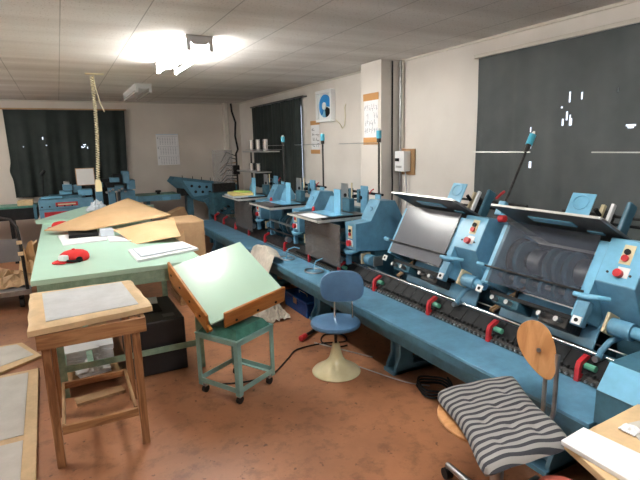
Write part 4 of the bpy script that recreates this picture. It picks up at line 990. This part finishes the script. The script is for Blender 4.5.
# cushion: thick tufted pad
tuf = [(.3, .28), (.7, .28), (.3, .55), (.7, .55), (.5, .42), (.5, .7), (.3, .8), (.7, .8)]
def cu(u, v, top):
    ins = 0.0
    k_ = 1-.13*(abs(2*u-1)**5)*(abs(2*v-1)**5); p = cc+(quadpt(cq, u, v)-cc)*k_; ed = min(u, 1-u, v, 1-v); e = min(1, ed/.11); h_ = .028*math.sqrt(max(0, 1-(1-e)**2))
    for a, b_ in tuf: h_ -= .013*math.exp(-((u-a)**2+(v-b_)**2)/.0025)*(1 if top else .2)
    droop = -.030*max(0, (v-.65)/.35)**2*max(0, (u-.3)/.7) - .012*(abs(2*u-1)**4)
    pull = .045*math.sin(PI*v)*(1 if u < .5 else -1)*abs(2*u-1)**3
    return V(p.x, p.y, p.z+droop+(h_ if top else -h_*.75)+.004*math.sin(19*u+3)*math.sin(9*v))+CU*pull
NU = 34; vs = [cu(i/NU, j/NU, True) for j in range(NU+1) for i in range(NU+1)]+[cu(i/NU, j/NU, False) for j in range(NU+1) for i in range(NU+1)]
W_ = NU+1; of = W_*W_; fs = []
for j in range(NU):
    for i in range(NU): a = j*W_+i; fs += [(a, a+1, a+W_+1, a+W_), (of+a, of+a+W_, of+a+W_+1, of+a+1)]
for k in range(NU):
    for a, b_ in ((k, k+1), ((k+1)*W_, k*W_), (NU*W_+k+1, NU*W_+k), (k*W_+NU, (k+1)*W_+NU)): fs.append((a, of+a, of+b_, b_))
cm = MB().add(vs, fs)
# stripes run along the cushion's width: its own object is turned so that local y crosses the stripes
o = cm.build('seat_cushion', 'ticking', smooth=True)
ang_c = math.atan2(CU.y, CU.x); R_ = Matrix.Rotation(-ang_c, 4, 'Z')
for v_ in o.data.vertices: v_.co = R_ @ v_.co
o.rotation_euler = (0, 0, ang_c)
tag(o, 'tufted grey and black striped cushion lying on the plywood swivel chair', 'cushion')
o.location.z += .0

# small coral stool below
t = thing('round_stool', 'coral round stool barely showing at the bottom edge of the view', 'stool', (1.47, 1.02, 0))
MB().cyl((1.47, .975, .385), (1.47, .975, .41), .085, n=30).build('seat', 'coral', t, smooth=True, bevel=.006)
MB().cyl((1.47, .975, .0), (1.47, .975, .385), .02, n=14).build('post', 'steel', t)
MB().cyl((1.47, .975, .0), (1.47, .975, .02), .07, n=24).build('base', 'black', t)

# ------------------------------------------------------------------ right foreground desk
t = thing('side_desk', 'tan-topped desk cutting into the lower right corner', 'desk', (1.6, .5, 0))
MB().prism([(1.30, .868), (1.725, .885), (1.725, .2), (1.17, .2), (1.21, .60)], 'z', .695, .72).build('desk_top', 'tan_board', t, bevel=.003)
MB().prism([(1.56, .83), (1.70, .80), (1.70, .3), (1.44, .3), (1.40, .62)], 'z', .7205, .7225).build('grey_mat', 'board_grey', t)
for x, y in ((1.42, .76), (1.64, .76), (1.30, .25), (1.64, .25)): MB().box(x-.018, x+.018, y-.018, y+.018, 0, .695).build('leg', 'steel', t)
tag(MB().slab([(1.275, .862, .737), (1.40, .873, .737), (1.435, .52, .737), (1.27, .52, .737)], .0155).build('foam_board', 'paper', bevel=.002), 'white board strip on the edge of the lower right desk', 'board')
crumple(1.53, .80, .7235, .05, .05, .02, 'paper', 'crumpled_paper', 'tiny white paper scrap on the grey mat of the right desk', 'paper', 9, 6, 6)

# ------------------------------------------------------------------ boards on the floor, left
def floorboard(q, z, label, div):
    t = thing('framed_panel', label, 'panel', quadpt([(a, b_, 0) for a, b_ in q], .5, .5)+V(0, 0, z))
    Q = [V(a, b_, z+.022) for a, b_ in q]
    MB().slab(Q, .021).build('frame_board', 'tan_board', t, bevel=.003)
    for v0, v1 in div:
        P_ = [quadpt(Q, .02, v0), quadpt(Q, .90, v0), quadpt(Q, .90, v1), quadpt(Q, .02, v1)]
        MB().slab([p+V(0, 0, .004) for p in P_], .0035).build('grey_sheet', 'board_grey', t)
    return t
floorboard([(-.98, 4.10), (-.315, 4.10), (-.272, 2.2), (-.98, 2.2)], .0, 'large tan-edged grey panel lying on the floor at the left edge', [(.03, .52), (.555, .80), (.84, .98)])
floorboard([(-1.0, 4.80), (-.46, 4.76), (-.30, 4.36), (-.6, 4.14)], .0, 'smaller panel with pale sheet lying behind the large floor panel', [(.1, .85)])

# ------------------------------------------------------------------ hand cart at left
t = thing('hand_cart', 'dark platform hand cart with tubular handle at the left edge', 'cart', (-.85, 6.2, 0))
MB().box(-1.35, -.42, 5.86, 6.7, .175, .20).build('platform', 'grey', t, bevel=.004)
MB().box(-1.36, -.41, 5.85, 5.875, .165, .215).build('platform_edge', 'steel', t)
MB().tube([(-.45, 5.92, .2), (-.455, 5.92, .65), (-.47, 5.92, .88), (-.52, 5.92, .965), (-.60, 5.92, .985), (-1.2, 5.92, .985), (-1.28, 5.92, .95), (-1.3, 5.92, .85), (-1.3, 5.92, .2)], .017, 12).build('handle', 'dark', t, smooth=True)
MB().box(-1.28, -.475, 5.91, 5.925, .52, .76).build('handle_panel', 'grey', t, bevel=.003)
for z in (.60, .72): MB().box(-.49, -.44, 5.897, 5.90, z-.02, z+.02).build('tape_patch', 'tan_board', t)
for x in (-1.25, -.52):
    for y in (5.98, 6.6): MB().cyl((x-.02, y, .06), (x+.02, y, .06), .059, n=20).box(x-.025, x+.025, y-.02, y+.02, .1, .175).build('wheel', 'rubber', t, smooth=True)
crumple(-.80, 6.33, .201, .86, .56, .22, 'kraft_brown', 'crumpled_kraft', 'crumpled brown kraft paper piled on the hand cart', 'paper', 21, 16, 12)
crumple(-.43, 7.1, .001, .42, .5, .62, 'kraft', 'crumpled_kraft', 'crumpled kraft paper heap standing behind the hand cart', 'paper', 22, 14, 12)

# ------------------------------------------------------------------ blue tool box, cloth, cables
t = thing('tool_box', 'glossy blue metal tool box on the floor under the conveyor bed', 'tool box', (2.04, 4.3, 0))
MB().box(1.95, 2.14, 4.03, 4.56, .001, .13).build('body', 'plastic_blue', t, bevel=.006)
MB().box(1.945, 2.145, 4.025, 4.565, .134, .16).build('lid', 'plastic_blue', t, bevel=.008)
MB().box(1.938, 1.945, 4.24, 4.32, .09, .15).build('latch', 'chrome', t)
MB().tube([(2.04, 4.20, .161), (2.04, 4.20, .185), (2.04, 4.38, .185), (2.04, 4.38, .161)], .006, 8).build('handle', 'chrome', t)
def cl(u, v):
    x = 1.66+.22*u; y = 4.36+.60*v
    z = .53+.07*math.sin(PI*v)*(.55+.45*math.sin(15*v+3*u))+.05*math.sin(PI*u)
    if u < .55: z = lerp(.33+.05*math.sin(7*v), z, max(0, min(1, (u-.0)/.5)))
    return (x, y, z)
tag(MB().grid(cl, 20, 20, .006).build('work_cloth', 'cloth', smooth=True), 'bunched beige work cloth draped over the edge of the blue bed behind the board', 'cloth')
crumple(1.66, 4.25, .001, .30, .3, .28, 'cloth', 'cloth_heap', 'grey-white cloth heap on the floor right of the drawing board', 'cloth', 31)

def floor_cable(name, label, pts, r=.006, mt='black'):
    # smooth the polyline with Catmull-Rom
    P_ = [V(*p) for p in pts]; P_ = [P_[0]]+P_+[P_[-1]]; out = []
    for i in range(1, len(P_)-2):
        for k in range(8):
            t_ = k/8; a, b_, c0, d = P_[i-1], P_[i], P_[i+1], P_[i+2]
            out.append(.5*((2*b_)+(c0-a)*t_+(2*a-5*b_+4*c0-d)*t_*t_+(3*b_-a-3*c0+d)*t_**3))
    out.append(P_[-2])
    return tag(MB().tube(out, r, 8).build(name, mt, smooth=True), label, 'cable')
floor_cable('power_cable', 'long black cable winding over the floor from trolley to stool', [(.82, 3.16, .0075), (1.0, 3.10, .0075), (1.15, 3.10, .0075), (1.25, 3.14, .0075), (1.42, 3.30, .0075), (1.56, 3.42, .0075), (1.80, 3.42, .0075), (1.98, 3.36, .0075), (2.03, 3.50, .0075), (1.90, 3.58, .0075), (1.80, 3.45, .009), (1.85, 3.30, .0075), (1.95, 3.28, .0075)])
floor_cable('power_cable', 'thin grey cable from the stool pedestal to the conveyor foot', [(1.70, 3.10, .006), (1.80, 2.95, .006), (1.84, 2.85, .006), (1.93, 2.62, .006), (1.99, 2.5, .006), (2.08, 2.4, .006)], .004, 'ink_faint')
co = []
for k in range(46): a = k*.42; rr_ = .13+.012*math.sin(k*1.7); co.append((2.06+rr_*.8*math.cos(a), 2.32+rr_*math.sin(a), .01+.0028*k*.5))
floor_cable('coiled_cable', 'coiled black cable on the floor beside the conveyor foot', co, .0075)
co = []
for k in range(16): a = k*.42; co.append((1.90+.06*math.cos(a), 1.93+.07*math.sin(a), .01+.0016*k))
floor_cable('coiled_cable', 'small white coiled cord behind the striped cushion', co, .005, 'paper')
tag(MB().cyl((1.74, 3.47, .007), (2.0, 2.98, .007), .006, n=8).build('metal_rod', 'steel'), 'thin bright metal rod on the floor in front of the bed', 'rod')

# ------------------------------------------------------------------ world + camera
w = bpy.data.worlds.new('World'); SC.world = w; w.use_nodes = True
bg = w.node_tree.nodes['Background']; bg.inputs[0].default_value = (.72, .82, 1., 1); bg.inputs[1].default_value = 1.1
cam = bpy.data.cameras.new('camera'); co_ = bpy.data.objects.new('camera', cam); COL.objects.link(co_); SC.camera = co_
cam.sensor_fit = 'HORIZONTAL'; cam.sensor_width = 36; cam.lens = 487/640*36; cam.clip_start = .05
Rm = Matrix(((0.883548, 0.110058, -0.455225), (-0.467757, 0.158895, -0.869457), (-0.023358, 0.981142, 0.191871)))
# camera looks along its -z, given as world = Rm @ camera
co_.matrix_world = Matrix.Translation((0, 0, 1.65)) @ Rm.to_4x4()
vs_ = SC.view_settings; vs_.view_transform = 'Standard'; vs_.look = 'None'; vs_.gamma = 1; vs_.use_curve_mapping = False; vs_.exposure = 1.25
SC.cycles.max_bounces = 10; SC.cycles.transparent_max_bounces = 16
